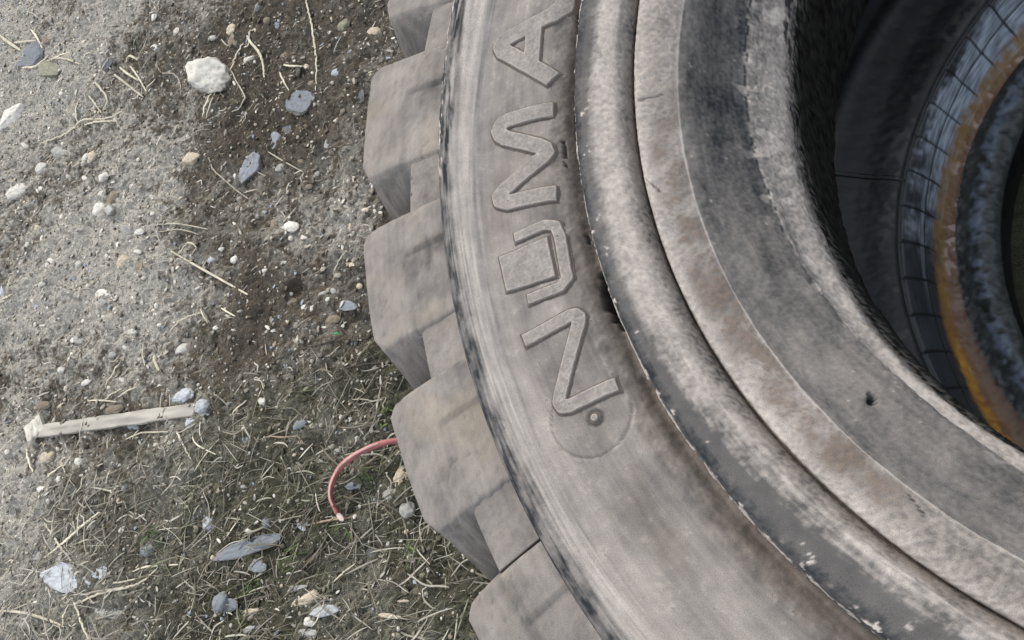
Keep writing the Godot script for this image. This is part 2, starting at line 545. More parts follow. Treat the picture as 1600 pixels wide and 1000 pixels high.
					var crest3 := ss(0.10, 0.02, absf(t - 24.93))
					lift += 0.0007 * crest3
					dd += 0.5 * crest3
				elif t >= 25.0:
					var seat := ss(25.0, 25.7, t)
					if t < 27.0:
						dd -= maxf(0.0, dust - lerpf(0.40, 0.23, (t - 25.0) * 0.5)) * ss(25.01, 25.08, t)
					dd += seat * (-0.04 * n1 - 0.05 * n2 + 0.02 * n3) + 0.05 * st + seat * 0.20 * noise_e.get_noise_2d(deg * 0.10, lens[r] * 60.0) - 0.09 * seat * ss(160.0, 180.0, deg)
					var low2 := ss(170.0, 150.0, deg)
					dd += 0.10 * low2 * ss(25.3, 26.2, t)
					var blot := ss(0.30, 0.40, noise_b.get_noise_3d(x * 62.0 + 3.0, h * 62.0, z * 62.0)) * ss(27.2, 28.3, t)
					dd += 0.38 * blot
					dd += 0.4 * ss(0.60, 0.68, n1 * 0.35 + n2 * 0.25 + n3 * 0.8)
					if t > 28.0:
						var ragged := noise_e.get_noise_2d(deg * 0.7, lens[r] * 60.0)
						dd += 0.20 * ragged + 0.16 * noise_d.get_noise_2d(deg * 1.1, lens[r] * 500.0) + 0.14 * n3
						var long := noise_e.get_noise_2d(deg * 0.16, lens[r] * 110.0)
						dd -= 0.6 * ss(0.16, 0.30, long) * ss(29.5, 30.0, t) * ss(165.0, 182.0, deg)
						var crack := t - 28.12 - 0.22 * noise_e.get_noise_2d(deg * 0.30, 3.0)
						dd -= 0.6 * ss(0.07, 0.02, absf(crack)) * ss(160.0, 175.0, deg)
						dd += 0.25 * ss(0.0, 0.05, crack) * ss(0.6, 0.1, crack)
						lift += 0.0006 * ss(-0.03, 0.04, crack) * ss(29.5, 28.2, t)
						lift += 0.0003 * ragged
					lift += 0.00025 * n2 + 0.00012 * n3 + 0.0006 * n1
					var gx := Vector2(deg - 144.87, (rad - 0.2704) * 400.0)
					if gx.length() < 2.2:
						var gouge := ss(1.0, 0.3, Vector2(gx.x * 1.9 + gx.y * 0.6, gx.y * 1.1).length() + 0.5 * n3)
						lift -= 0.004 * gouge
						dd -= 0.5 * gouge
				# the round mould mark round the first letter, and the small plug in it
				if t > 7.0 and t < 12.0:
					var dc := Vector2(x + 0.3282, z - 0.1523)
					var ring := dc.length()
					if ring < 0.03 and dc.dot(Vector2(-0.15, 1.0)) > -0.006:
						var line := ss(0.0007, 0.0002, absf(ring - 0.0176))
						lift -= 0.0005 * line
						dd -= 0.22 * line
						dd += 0.16 * ss(0.0009, 0.0003, absf(ring - 0.0186)) * ss(0.1, 0.4, n2 + 0.3)
					var dp := Vector2(x + 0.3259, z - 0.1537).length()
					lift -= 0.0006 * ss(0.0043, 0.0036, dp)
					dd -= 0.30 * ss(0.0046, 0.0036, dp)
				col = dusted(dd, br)
				# push along the slope of the profile
				var tn := Vector2(0, 1)
				if t > 13.0 and t < 15.0:
					tn = Vector2(0.8, 0.6)
				elif t > 25.0:
					tn = Vector2(-0.75, 0.66)
				elif t < 3.0:
					tn = Vector2(0.9, 0.4)
				rad += tn.x * lift
				h += tn.y * lift
			else:
				col = Color(0.010, 0.011, 0.013) * (1.0 + 0.5 * n1 + 0.4 * n2)
				if t < 36.0:
					col = Color(0.016, 0.0155, 0.0145) * (1.0 + 0.9 * n2 + 0.8 * n3)
					col = col.lerp(Color(0.20, 0.19, 0.175), 0.55 * ss(32.2, 31.0, t) * ss(-0.1, 0.5, n2 + n3))
					rad += 0.0006 * n2 + 0.0004 * n3 + 0.0008 * n1
				if t > 39.0:
					h += 0.0002 * n2
				if t > 36.0 and t < 41.0:
					h += 0.0016 * ss(0.10, 0.0, absf(t - 39.55)) + 0.0012 * ss(0.08, 0.0, absf(t - 38.7))
					col = col.lerp(Color(0.07, 0.068, 0.066), 0.5 * ss(0.0, 0.4, n2 + n1) * ss(40.3, 40.7, t))
				if t >= 40.9 and t < 43.2:
					var line := ss(0.10, 0.03, absf(t - 41.0)) + ss(0.075, 0.02, absf(t - 42.0))
					var per := fposmod(deg - 177.85 + 3.225, 6.45) - 3.225
					line += ss(0.32, 0.10, absf(per)) * ss(43.0, 42.7, t) * ss(40.97, 41.02, t)
					line = minf(line, 1.0)
					h -= 0.0012 * line
					col = Color(0.040, 0.044, 0.050) * (1.0 + 0.3 * n1 + 0.2 * st)
					var wet_shine := ss(182.0, 206.0, deg + 16.0 * n1 + 6.0 * n2) * ss(41.1, 41.6, t + 0.25 * n2 + 0.2 * n1)  # bluish wet shine of the sky, put into the liner colour
					wet_shine = maxf(wet_shine, 0.6 * ss(41.78, 41.86, t) * ss(42.0, 41.94, t) * ss(168.0, 190.0, deg))
					col = col.lerp(Color(0.42, 0.48, 0.58), 0.9 * wet_shine * (0.8 + 0.5 * st))
					col = col.lerp(Color(0.012, 0.014, 0.015), 0.85 * line)
				if t > 42.2 and t < 45.2:
					var rust := ss(42.45, 42.9, t + 0.25 * n1 + 0.15 * n2) * ss(44.9, 43.6, t)
					var orange := Color(0.60, 0.31, 0.050).lerp(Color(0.34, 0.15, 0.04), ss(-0.2, 0.4, n1 + n2)).lerp(Color(0.26, 0.16, 0.065), ss(160.0, 185.0, deg + 6.0 * n1))
					col = col.lerp(orange, 0.95 * rust * (0.85 + 0.4 * n2))
					var pink := ss(43.2, 43.7, t + 0.2 * n2) * ss(45.2, 44.7, t)
					var pk := Color(0.16, 0.095, 0.065).lerp(Color(0.40, 0.31, 0.29), ss(0.05, 0.4, n2) * ss(165.0, 190.0, deg))
					col = col.lerp(pk, 0.85 * pink)
					h += 0.0006 * n2
				if t >= 45.0 and t < 48.5:
					col = Color(0.050, 0.056, 0.056) * (1.0 + 0.5 * n2 + 0.3 * n1)
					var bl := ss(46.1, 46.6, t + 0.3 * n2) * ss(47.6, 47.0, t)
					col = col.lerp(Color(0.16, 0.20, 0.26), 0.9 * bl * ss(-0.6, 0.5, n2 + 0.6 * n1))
					h += 0.0007 * n2
				if t >= 32.0 and t < 41.0 and absf(deg - 195.3) < 0.3:
					h -= 0.0008
			p[i] = Vector3(rad * ca, h, rad * sa)
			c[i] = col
	put("sidewall", grid_mesh(p, c, uv, rows, cols, true, true, 0, seg_start[13]), mats["rubber"], tyre)
	put("bead", grid_mesh(p, c, uv, rows, cols, true, true, seg_start[13], seg_start[35]), mats["bead"], tyre)
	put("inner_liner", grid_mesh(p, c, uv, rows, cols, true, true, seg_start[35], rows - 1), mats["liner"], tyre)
	build_tread(tyre)
	build_letters(tyre)

# a lug or bar: a block in ring coordinates, rounded at its edges, closed underneath
func ring_block(d0: float, d1: float, r0: float, r1: float, top: float, bottom: float, draft: float, corner: float, variant: int, detail: bool) -> ArrayMesh:
	var nu := 44 if detail else 8       # along the angle
	var nv := 40 if detail else 8       # along the radius
	var nd := 24 if detail else 5       # down the sides
	var rm := 0.5 * (r0 + r1)
	# one sheet: from the inner foot, over the top, down the outer face; both ends folded down
	var total_u := nu + 2 * nd
	var total_v := nv + nd
	var p := PackedVector3Array()
	var c := PackedColorArray()
	var uv := PackedVector2Array()
	p.resize((total_u + 1) * (total_v + 1))
	c.resize(p.size())
	uv.resize(p.size())
	var round_r := 0.0034
	for iv in total_v + 1:
		for iu in total_u + 1:
			var u := clampf(float(iu - nd) / nu, 0.0, 1.0)
			var du := 0.0
			if iu < nd:
				du = float(nd - iu) / nd
			elif iu > nd + nu:
				du = float(iu - nd - nu) / nd
			var v := clampf(float(iv) / nv, 0.0, 1.0)
			var dv := float(maxi(iv - nv, 0)) / nd
			du = du * du
			dv = dv * dv
			var depth := maxf(du, dv) * (top - bottom)
			var deg := lerpf(d0, d1, u)
			var ro := r1 + (out_of_round("lug", deg) if corner > 0.0 else 0.0)
			var rad := lerpf(r0, ro, v)
			# cut corners at the outer ends
			var end := minf(u, 1.0 - u) * deg_to_rad(d1 - d0) * rm
			var outer := ro - rad
			if corner > 0.0:
				var cut := maxf(0.0, corner - end * (1.7 if u > 0.5 else 1.0) - outer)
				rad -= cut * 0.55
			# soft edges on top
			var edge := minf(end, outer) if corner > 0.0 else outer
			var fall := 0.0
			if edge < round_r:
				fall = round_r - sqrt(maxf(round_r * round_r - (round_r - edge) * (round_r - edge), 0.0))
			var h := top - fall * 0.8 - (0.004 * v + (0.006 * v * v if corner > 0.0 else 0.0)) - depth
			# sides lean out as they go down
			var lean := draft * minf(depth, 0.05) / rm
			if iu < nd or u <= 0.0:
				deg -= rad_to_deg(lean)
			elif iu > nd + nu or u >= 1.0:
				deg += rad_to_deg(lean)
			if dv > 0.0:
				rad += 0.10 * minf(depth, 0.06)
			var x := rad * cos(deg_to_rad(deg))
			var z := rad * sin(deg_to_rad(deg))
			var n1 := noise_a.get_noise_3d(x * 30.0 + variant * 7.0, h * 30.0, z * 30.0)
			var n2 := noise_b.get_noise_3d(x * 120.0 + variant * 7.0, h * 120.0, z * 120.0)
			var n3 := noise_c.get_noise_3d(x * 400.0, h * 400.0, z * 400.0)
			h += 0.0005 * n1 + 0.00025 * n2
			if corner > 0.0 and depth == 0.0:
				# a shallow panel pressed into the root of the lug
				var panel := ss(0.50, 0.46, v) * ss(0.66, 0.63, u)
				h -= 0.0014 * panel
			var dd := 0.53 + 0.14 * n1 + 0.10 * n2 + 0.10 * n3
			dd += 0.22 * noise_e.get_noise_2d(x * 26.0 + variant, z * 26.0)
			var nick := ss(0.30, 0.42, n2 * 0.8 + 0.3 * n3) * ss(0.0045, 0.001, minf(end, outer) if corner > 0.0 else outer)
			h -= 0.0012 * nick
			dd -= 0.25 * nick
			if corner > 0.0:
				var scr := absf(noise_c.get_noise_2d(x * 55.0 + variant * 5.0, z * 20.0))
				dd -= 0.22 * ss(0.035, 0.0, scr) * ss(0.0, 0.35, n1)
				h -= 0.0005 * ss(0.035, 0.0, scr) * ss(0.0, 0.35, n1)
				dd += 0.20 * ss(0.0025, 0.0, minf(end, outer)) * ss(-0.2, 0.3, n2)
			var br := 0.14 + 0.35 * maxf(0.0, n1)
			if corner > 0.0:
				dd -= 0.24 * ss(0.0, 0.6, noise_e.get_noise_2d(deg * 0.22 + variant * 3.0, rad * 30.0)) * ss(0.62, 0.42, v) * ss(0.15, 0.5, u)
				dd += 0.07 * noise_d.get_noise_2d(deg * 0.16 + variant, rad * 260.0)
				dd -= 0.18 * ss(0.02, 0.004, absf(u - 0.645)) * ss(0.5, 0.44, v) * (0.6 + n2)
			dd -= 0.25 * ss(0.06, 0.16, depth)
			p[iv * (total_u + 1) + iu] = Vector3(x, h, z)
			var lug_tone := dusted(dd, br)
			if corner > 0.0:
				lug_tone = lug_tone.lerp(Color(0.33, 0.285, 0.215), 0.35 * ss(0.0, 0.5, noise_e.get_noise_2d(x * 16.0 + variant * 2.0, z * 16.0 + 30.0)))
				# the flanks turn a darker brown towards the bottom
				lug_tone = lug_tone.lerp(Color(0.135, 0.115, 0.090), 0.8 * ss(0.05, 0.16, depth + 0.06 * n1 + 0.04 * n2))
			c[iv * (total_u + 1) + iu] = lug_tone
			uv[iv * (total_u + 1) + iu] = Vector2(deg_to_rad(deg) * 0.43 + (depth if du > 0.0 else 0.0), rad + (depth if dv > 0.0 else 0.0)) / 0.11
	return grid_mesh(p, c, uv, total_v + 1, total_u + 1, false, false)

func build_tread(tyre: Node3D):
	# the carcass under the lugs: a plain band closing the tyre on the outside
	var p := PackedVector3Array()
	var c := PackedColorArray()
	var uv := PackedVector2Array()
	var path := [[0.170, -0.2335], [0.30, -0.232], [0.385, -0.222], [0.408, -0.20], [0.412, -0.13], [0.413, -0.06], [0.412, 0.01], [0.4082, 0.041]]
	for q in path:
		for k in 121:
			var deg := 3.0 * k
			var r: float = q[0] + (out_of_round("rib", deg if deg <= 320.0 else deg - 360.0) if q[0] > 0.35 else 0.0)
			p.append(Vector3(r * cos(deg_to_rad(deg)), q[1], r * sin(deg_to_rad(deg))))
			c.append(dusted(0.35, 0.4))
			uv.append(Vector2(deg_to_rad(deg) * 3.0, q[1] * 9.0))
	put("carcass", grid_mesh(p, c, uv, path.size(), 121, true, true), mats["rubber"], tyre)
	var pitch := 360.0 / 28.0
	var shared_lug: ArrayMesh
	var shared_bar: ArrayMesh
	for i in 28:
		var start := 167.05 + pitch * (i - 1)          # i = 1 .. : the lug's lower end in the photograph
		var seen := i >= -1 and (i <= 3 or i >= 26)
		if seen:
			var s := start - (360.0 if i >= 26 else 0.0)
			s += [0.0, 0.0, 0.4, 0.0, 0.0][(i + 2) % 28 if (i + 2) % 28 < 5 else 0]
			put("tread_lug", ring_block(s, s + 9.2, 0.4055, 0.4640, 0.1005, -0.215, 0.48, 0.012, i, true), mats["rubber"], tyre)
			put("groove_bar", ring_block(s - 3.9, s + 0.3, 0.4055, 0.4325 + 0.0, 0.0985, -0.09, 0.0, 0.0, i + 40, true), mats["rubber"], tyre)
		else:
			if shared_lug == null:
				shared_lug = ring_block(0.0, 9.2, 0.4055, 0.4640, 0.1005, -0.215, 0.48, 0.012, 99, false)
				shared_bar = ring_block(-3.9, 0.3, 0.4055, 0.4325, 0.0985, -0.09, 0.0, 0.0, 98, false)
			for q in [["tread_lug", shared_lug], ["groove_bar", shared_bar]]:
				var o := put(q[0], q[1], mats["rubber"], tyre)
				o.rotation.y = -deg_to_rad(start)

# raised lettering: strokes laid on the sidewall (x, z), each letter a part of its own
func build_letters(tyre: Node3D):
	var ltr := [
		[0.0026, [[Vector2(-0.3584, 0.1148), Vector2(-0.3368, 0.1070), Vector2(-0.3340, 0.1066), Vector2(-0.3322, 0.1082), Vector2(-0.3325, 0.1115), Vector2(-0.3412, 0.1412), Vector2(-0.3417, 0.1446), Vector2(-0.3401, 0.1471), Vector2(-0.3368, 0.1472), Vector2(-0.3161, 0.1403)]]],
		[0.0022, [[Vector2(-0.3634, 0.0633), Vector2(-0.3480, 0.0601), Vector2(-0.3429, 0.0615), Vector2(-0.3408, 0.0670), Vector2(-0.3375, 0.0884), Vector2(-0.3406, 0.0924), Vector2(-0.3567, 0.0953)]]],
		[0.0, [[Vector2(-0.3711, 0.0713), Vector2(-0.3465, 0.0663), Vector2(-0.3426, 0.0870), Vector2(-0.3670, 0.0899)]]],
		[0.0033, [[Vector2(-0.3432, -0.0010), Vector2(-0.3665, -0.0012), Vector2(-0.3700, 0.0002), Vector2(-0.3716, 0.0035), Vector2(-0.3704, 0.0066), Vector2(-0.3675, 0.0090), Vector2(-0.3506, 0.0178), Vector2(-0.3478, 0.0197), Vector2(-0.3471, 0.0222), Vector2(-0.3490, 0.0247), Vector2(-0.3682, 0.0366), Vector2(-0.3708, 0.0393), Vector2(-0.3703, 0.0423), Vector2(-0.3665, 0.0440), Vector2(-0.3422, 0.0445)]]],
		[0.0036, [[Vector2(-0.3362, -0.0640), Vector2(-0.3369, -0.0588), Vector2(-0.3426, -0.0546), Vector2(-0.3650, -0.0494), Vector2(-0.3684, -0.0480), Vector2(-0.3702, -0.0448), Vector2(-0.3690, -0.0415), Vector2(-0.3655, -0.0386), Vector2(-0.3432, -0.0179)], [Vector2(-0.3520, -0.0525), Vector2(-0.3540, -0.0289)]]],
		[0.0, [[Vector2(0, 0)]]]]
	for q in ltr:
		var half: float = q[0]
		var strokes: Array = q[1]
		if strokes[0].size() < 2:         # the small round plug in the mould mark
			put("mould_plug", letter_mesh(0.0, [], Vector2(-0.3259, 0.1537)), mats["rubber"], tyre)
		else:
			put("raised_letter", letter_mesh(half, strokes, Vector2.ZERO), mats["rubber"], tyre)

const SQUARE_SIGN := 1.0
func letter_distance(q: Vector2, half: float, strokes: Array, centre: Vector2) -> float:
	if strokes.is_empty():
		return q.distance_to(centre) - 0.0017
	var best := 1.0
	if half == 0.0:                        # a filled four-sided plate
		var s: Array = strokes[0]
		var d := -1.0
		for j in 4:
			var e: Vector2 = s[(j + 1) % 4] - s[j]
			var nrm := Vector2(e.y, -e.x).normalized() * SQUARE_SIGN
			d = maxf(d, (q - s[j]).dot(nrm))
		return d
	for s in strokes:
		for j in s.size() - 1:
			var a: Vector2 = s[j]
			var b: Vector2 = s[j + 1]
			var ab := b - a
			var l := ab.length()
			var t := (q - a).dot(ab) / l
			var side := absf((q - a).cross(ab) / l)
			var over := maxf(-t, t - l)
			var first: bool = j == 0 and t < l * 0.5
			var final: bool = j == s.size() - 2 and t > l * 0.5
			var d: float
			if over > 0.0 and not ((first and t < 0.0) or (final and t > l)):
				d = Vector2(over, side).length() - half
			else:
				d = maxf(side - half, over)
			best = minf(best, d)
	return best

func letter_mesh(half: float, strokes: Array, centre: Vector2) -> ArrayMesh:
	var lo := centre
	var hi := centre
	if strokes.size():
		lo = strokes[0][0]
		hi = lo
	for s in strokes:
		for v in s:
			lo = lo.min(v)
			hi = hi.max(v)
	# bounds in ring coordinates
	var pad := 0.006
	var d_lo := 999.0
	var d_hi := -999.0
	for cx in [lo.x - pad, hi.x + pad]:
		for cz in [lo.y - pad, hi.y + pad]:
			var dg := fposmod(rad_to_deg(atan2(cz, cx)), 360.0)
			d_lo = minf(d_lo, dg)
			d_hi = maxf(d_hi, dg)
	var nu := int((d_hi - d_lo) / 0.05)
	var nv := 240
	var p := PackedVector3Array()
	var c := PackedColorArray()
	var uv := PackedVector2Array()
	var keep := PackedByteArray()
	p.resize((nu + 1) * (nv + 1))
	c.resize(p.size())
	uv.resize(p.size())
	keep.resize(p.size())
	var w_of := []
	for iv in nv + 1:
		var t := lerpf(6.6, 11.6, float(iv) / nv)
		w_of.append([int(t), hermite(int(t), t - int(t))])
	for iu in nu + 1:
		var deg := lerpf(d_lo, d_hi, float(iu) / nu)
		var rr := ring_radii(deg)
		for iv in nv + 1:
			var k: int = w_of[iv][0]
			var w: Array = w_of[iv][1]
			var rad: float = w[0] * rr[k - 1] + w[1] * rr[k] + w[2] * rr[k + 1] + w[3] * rr[k + 2]
			var h: float = w[0] * prof[k - 1][1] + w[1] * prof[k][1] + w[2] * prof[k + 1][1] + w[3] * prof[k + 2][1]
			var x := rad * cos(deg_to_rad(deg))
			var z := rad * sin(deg_to_rad(deg))
			var i := iv * (nu + 1) + iu
			var n2 := noise_b.get_noise_2d(x * 150.0, z * 150.0)
			var n3 := noise_c.get_noise_2d(x * 420.0, z * 420.0)
			var d := letter_distance(Vector2(x, z), half * 1.24, strokes, centre) + 0.00018 * n2 + 0.00012 * n3
			h += -0.0012 + 0.0015 * ss(0.0012, 0.0008, d) + 0.0012 * ss(0.0001, -0.0003, d) + 0.00015 * n2 + 0.0001 * n3
			p[i] = Vector3(x, h, z)
			c[i] = dusted(0.64 + 0.12 * n2 + 0.14 * n3 + 0.18 * ss(-0.0013, -0.0004, d) * ss(0.0, -0.0003, d) + 0.10 * noise_a.get_noise_2d(x * 60.0, z * 60.0) - 0.5 * ss(-0.0002, 0.0002, d) * ss(0.0013, 0.0006, d), 0.08 + 0.85 * ss(-0.0002, 0.0002, d) * ss(0.0013, 0.0006, d))
			uv[i] = Vector2(deg_to_rad(deg) * 3.0 + 0.4, rad / 0.11)
			keep[i] = 1 if d < 0.0015 else 0
	var full := grid_mesh(p, c, uv, nv + 1, nu + 1, false, true)
	var arr := full.surface_get_arrays(0)
	var ix: PackedInt32Array = arr[Mesh.ARRAY_INDEX]
	var out := PackedInt32Array()
	for j in range(0, ix.size(), 3):
		if keep[ix[j]] and keep[ix[j + 1]] and keep[ix[j + 2]]:
			out.append(ix[j]); out.append(ix[j + 1]); out.append(ix[j + 2])
	# only the points that are used
	var remap := {}
	var v2 := PackedVector3Array()
	var n2b := PackedVector3Array()
	var c2 := PackedColorArray()
	var u2 := PackedVector2Array()
	for j in out.size():
		var old := out[j]
		if not remap.has(old):
			remap[old] = v2.size()
			v2.append(p[old]); n2b.append(arr[Mesh.ARRAY_NORMAL][old]); c2.append(c[old]); u2.append(uv[old])
		out[j] = remap[old]
	return mesh_of(v2, n2b, c2, out, u2)

# ==================================================================== stones, straw, wood, hose
var ico_cache := {}
func ico(level: int) -> Array:
	if ico_cache.has(level):
		return ico_cache[level]
	var g := (1.0 + sqrt(5.0)) / 2.0
	var v: Array = []
	for q in [[-1, g, 0], [1, g, 0], [-1, -g, 0], [1, -g, 0], [0, -1, g], [0, 1, g], [0, -1, -g], [0, 1, -g], [g, 0, -1], [g, 0, 1], [-g, 0, -1], [-g, 0, 1]]:
		v.append(Vector3(q[0], q[1], q[2]).normalized())
	var f: Array = [[0, 11, 5], [0, 5, 1], [0, 1, 7], [0, 7, 10], [0, 10, 11], [1, 5, 9], [5, 11, 4], [11, 10, 2], [10, 7, 6], [7, 1, 8], [3, 9, 4], [3, 4, 2], [3, 2, 6], [3, 6, 8], [3, 8, 9], [4, 9, 5], [2, 4, 11], [6, 2, 10], [8, 6, 7], [9, 8, 1]]
	for l in level:
		var mid := {}
		var nf: Array = []
		for t in f:
			var m := []
			for e in [[t[0], t[1]], [t[1], t[2]], [t[2], t[0]]]:
				var key := mini(e[0], e[1]) * 100000 + maxi(e[0], e[1])
				if not mid.has(key):
					mid[key] = v.size()
					v.append(((v[e[0]] + v[e[1]]) as Vector3).normalized())
				m.append(mid[key])
			nf.append([t[0], m[0], m[2]]); nf.append([t[1], m[1], m[0]]); nf.append([t[2], m[2], m[1]]); nf.append([m[0], m[1], m[2]])
		f = nf
	ico_cache[level] = [v, f]
	return ico_cache[level]

func stone_mesh(size: Vector3, kind: String, base: Color, level: int, sd: int, top_shade := 0.25) -> ArrayMesh:
	var r := RandomNumberGenerator.new()
	r.seed = sd
	var planes := []
	if kind != "r":
		for j in (11 if kind == "a" else 7):
			var d := Vector3(r.randf_range(-1, 1), r.randf_range(-0.5, 1) if kind == "a" else r.randf_range(-0.25, 0.35), r.randf_range(-1, 1)).normalized()
			planes.append([d, r.randf_range(0.60, 0.92)])
	if kind == "f":
		planes.append([Vector3(r.randf_range(-0.15, 0.15), 1, r.randf_range(-0.15, 0.15)).normalized(), 0.45])
		planes.append([Vector3(r.randf_range(-0.3, 0.3), 1, r.randf_range(-0.3, 0.3)).normalized(), 0.60])
	var g := ico(level)
	var v := PackedVector3Array()
	var c := PackedColorArray()
	var off := Vector3(r.randf(), r.randf(), r.randf()) * 50.0
	for d in g[0]:
		var k: float = 1.0 + 0.22 * noise_a.get_noise_3dv(d * 0.9 + off)
		for pl in planes:
			var along: float = d.dot(pl[0])
			if along > 0.05:
				k = minf(k, pl[1] / along)
		k += (0.05 if kind == "r" else 0.07) * noise_b.get_noise_3dv(d * 2.0 + off) + 0.012 * noise_c.get_noise_3dv(d * 9.0 + off)
		v.append(d * k * size * 0.5)
		var tone: float = 1.0 + 0.28 * noise_b.get_noise_3dv(d * 2.2 - off) + 0.30 * noise_c.get_noise_3dv(d * 7.0 - off)
		var q := base * tone
		# soil clings low on the sides
		q = q.lerp(Color(0.20, 0.18, 0.155), 0.85 * ss(0.42, -0.05, d.y + 0.5 * noise_c.get_noise_3dv(d * 4.0 + off)))
		c.append(q)
	var n := PackedVector3Array()
	n.resize(v.size())
	var ix := PackedInt32Array()
	for t in g[1]:
		var nn: Vector3 = (v[t[1]] - v[t[0]]).cross(v[t[2]] - v[t[0]])
		if nn.dot(v[t[0]] + v[t[1]] + v[t[2]]) < 0.0:
			nn = -nn
			ix.append(t[0]); ix.append(t[1]); ix.append(t[2])
		else:
			ix.append(t[0]); ix.append(t[2]); ix.append(t[1])
		for j in t:
			n[j] += nn
	for j in n.size():
		n[j] = n[j].normalized()
	return mesh_of(v, n, c, ix)

const STONE := {"white": Color(0.56, 0.54, 0.49), "cream": Color(0.50, 0.43, 0.33), "grey": Color(0.34, 0.335, 0.31), "brown": Color(0.20, 0.165, 0.125), "slate": Color(0.20, 0.215, 0.24),
	"darkslate": Color(0.115, 0.122, 0.135), "paleblue": Color(0.43, 0.45, 0.475), "olive": Color(0.21, 0.205, 0.155), "green": Color(0.06, 0.32, 0.13)}
var stone_count := 0

func add_stone(called: String, label: String, x: float, z: float, l: float, w: float, yaw: int, kind: String, colour: String):
	stone_count += 1
	var tall := {"r": 0.75, "a": 0.72, "f": 0.34}[kind] as float * minf(l, w) * 0.001
	var big := maxf(l, w)
	var level := 4 if big > 35.0 else (3 if big > 11.0 else 2)
	var base: Color = STONE[colour]
	base = base * rng.randf_range(0.82, 1.12)
	var o := put(numbered(called), stone_mesh(Vector3(l * 0.00108, tall, w * 0.00108), kind, base, level, 500 + stone_count), mats["stone"])
	o.position = Vector3(x, ground_height(x, z) + tall * (-0.14 if kind != "f" else 0.12) + (0.2 * tall if big > 35.0 and kind == "a" else 0.0), z)
	o.rotation_degrees = Vector3(rng.randf_range(-5, 5), yaw, rng.randf_range(-5, 5))
	var cat: String = {"pebble": "pebble", "rock": "rock", "stone": "stone", "slate_chip": "slate chip", "flat_stone": "flat stone", "glass_bead": "glass bead"}[called]
	tag(o, label, cat, {"pebble": "pebbles in the dirt", "slate_chip": "slate chips on the ground", "flat_stone": "flat stones on the ground"}.get(called, ""))

const STRAW := {"straw": Color(0.47, 0.43, 0.34), "dry": Color(0.30, 0.27, 0.22), "tan": Color(0.34, 0.25, 0.18), "dark": Color(0.055, 0.047, 0.038)}

# a stalk swept along a path: flattened tube, thin at the ends, with fibres down its length
func stalk_mesh(path: PackedVector3Array, width: float, base: Color, flat: float, sd: float, fray := true) -> ArrayMesh:
	var sides := 6
	var v := PackedVector3Array()
	var n := PackedVector3Array()
	var c := PackedColorArray()
	var ix := PackedInt32Array()
	var m := path.size()
	for i in m:
		var d := (path[mini(i + 1, m - 1)] - path[maxi(i - 1, 0)]).normalized()
		var side := d.cross(Vector3.UP).normalized()
		var up := side.cross(d)
		var f := float(i) / (m - 1)
		var w := width * 0.5 * (0.72 + 0.28 * sin(PI * clampf(f * 1.1, 0, 1))) * (1.0 + 0.14 * noise_b.get_noise_2d(f * 4.0, sd))
		if fray and (i == 0 or i == m - 1):
			w *= 0.45
		for j in sides:
			var a := TAU * j / sides
			var q := side * cos(a) * w + up * sin(a) * w * flat
			v.append(path[i] + q)
			n.append((side * cos(a) + up * sin(a) / flat).normalized())
			var tone := 1.0 + 0.30 * noise_c.get_noise_2d(f * 9.0 + sd * 3.0, j * 2.3) + 0.25 * noise_b.get_noise_2d(f * 3.0, sd + 9.0)
			c.append(base * tone)
	for i in m - 1:
		for j in sides:
			var a := i * sides + j
			var b := i * sides + (j + 1) % sides
			ix.append(a); ix.append(b); ix.append(a + sides)
			ix.append(b); ix.append(b + sides); ix.append(a + sides)
	for e in [0, m - 1]:
		var ci := v.size()
		v.append(path[e])
		n.append((path[e] - path[1 if e == 0 else m - 2]).normalized())
		c.append(base * 0.8)
		for j in sides:
			var a: int = e * sides + j
			var b: int = e * sides + (j + 1) % sides
			if e == 0:
				ix.append(ci); ix.append(b); ix.append(a)
			else:
				ix.append(ci); ix.append(a); ix.append(b)
	return mesh_of(v, n, c, ix)

func add_straw(called: String, label: String, pts: Array, width: float, colour: String):
	var cv := Curve3D.new()
	cv.bake_interval = 0.004
	var m := pts.size()
	var origin := Vector3(pts[0].x, ground_height(pts[0].x, pts[0].y), pts[0].y)
	for i in m:
		var t: Vector2 = (pts[mini(i + 1, m - 1)] - pts[maxi(i - 1, 0)]) / 6.0
		cv.add_point(Vector3(pts[i].x, 0, pts[i].y), Vector3(-t.x, 0, -t.y), Vector3(t.x, 0, t.y))
	var baked := cv.get_baked_points()
	var path := PackedVector3Array()
	var nb := baked.size()
	var w := width * 0.00062
	for i in nb:
		var q := baked[i]
		var f := float(i) / maxi(nb - 1, 1)
		var y := 0.0
		for e in [-3, -1, 1, 3]:
			var qe := baked[clampi(i + e * 3, 0, nb - 1)]
			y += 0.25 * ground_height(qe.x, qe.z)
		path.append(Vector3(q.x, y + 0.0016 + w * 0.35 + 0.0016 * sin(PI * f), q.z) - origin)
	var base: Color = STRAW[colour]
	base = base * rng.randf_range(0.75, 1.2)
	var o := put(numbered(called), stalk_mesh(path, w, base, 0.55 if called != "leaf_blade" else 0.18, rng.randf() * 90.0), mats["straw"])
	o.position = origin
	tag(o, label, {"straw_stalk": "straw", "twig": "twig", "root": "root", "leaf_blade": "leaf"}[called], {"straw_stalk": "straw stalks strewn on the dirt", "root": "dark roots by the tyre", "twig": "twigs by the red hose"}.get(called, ""))

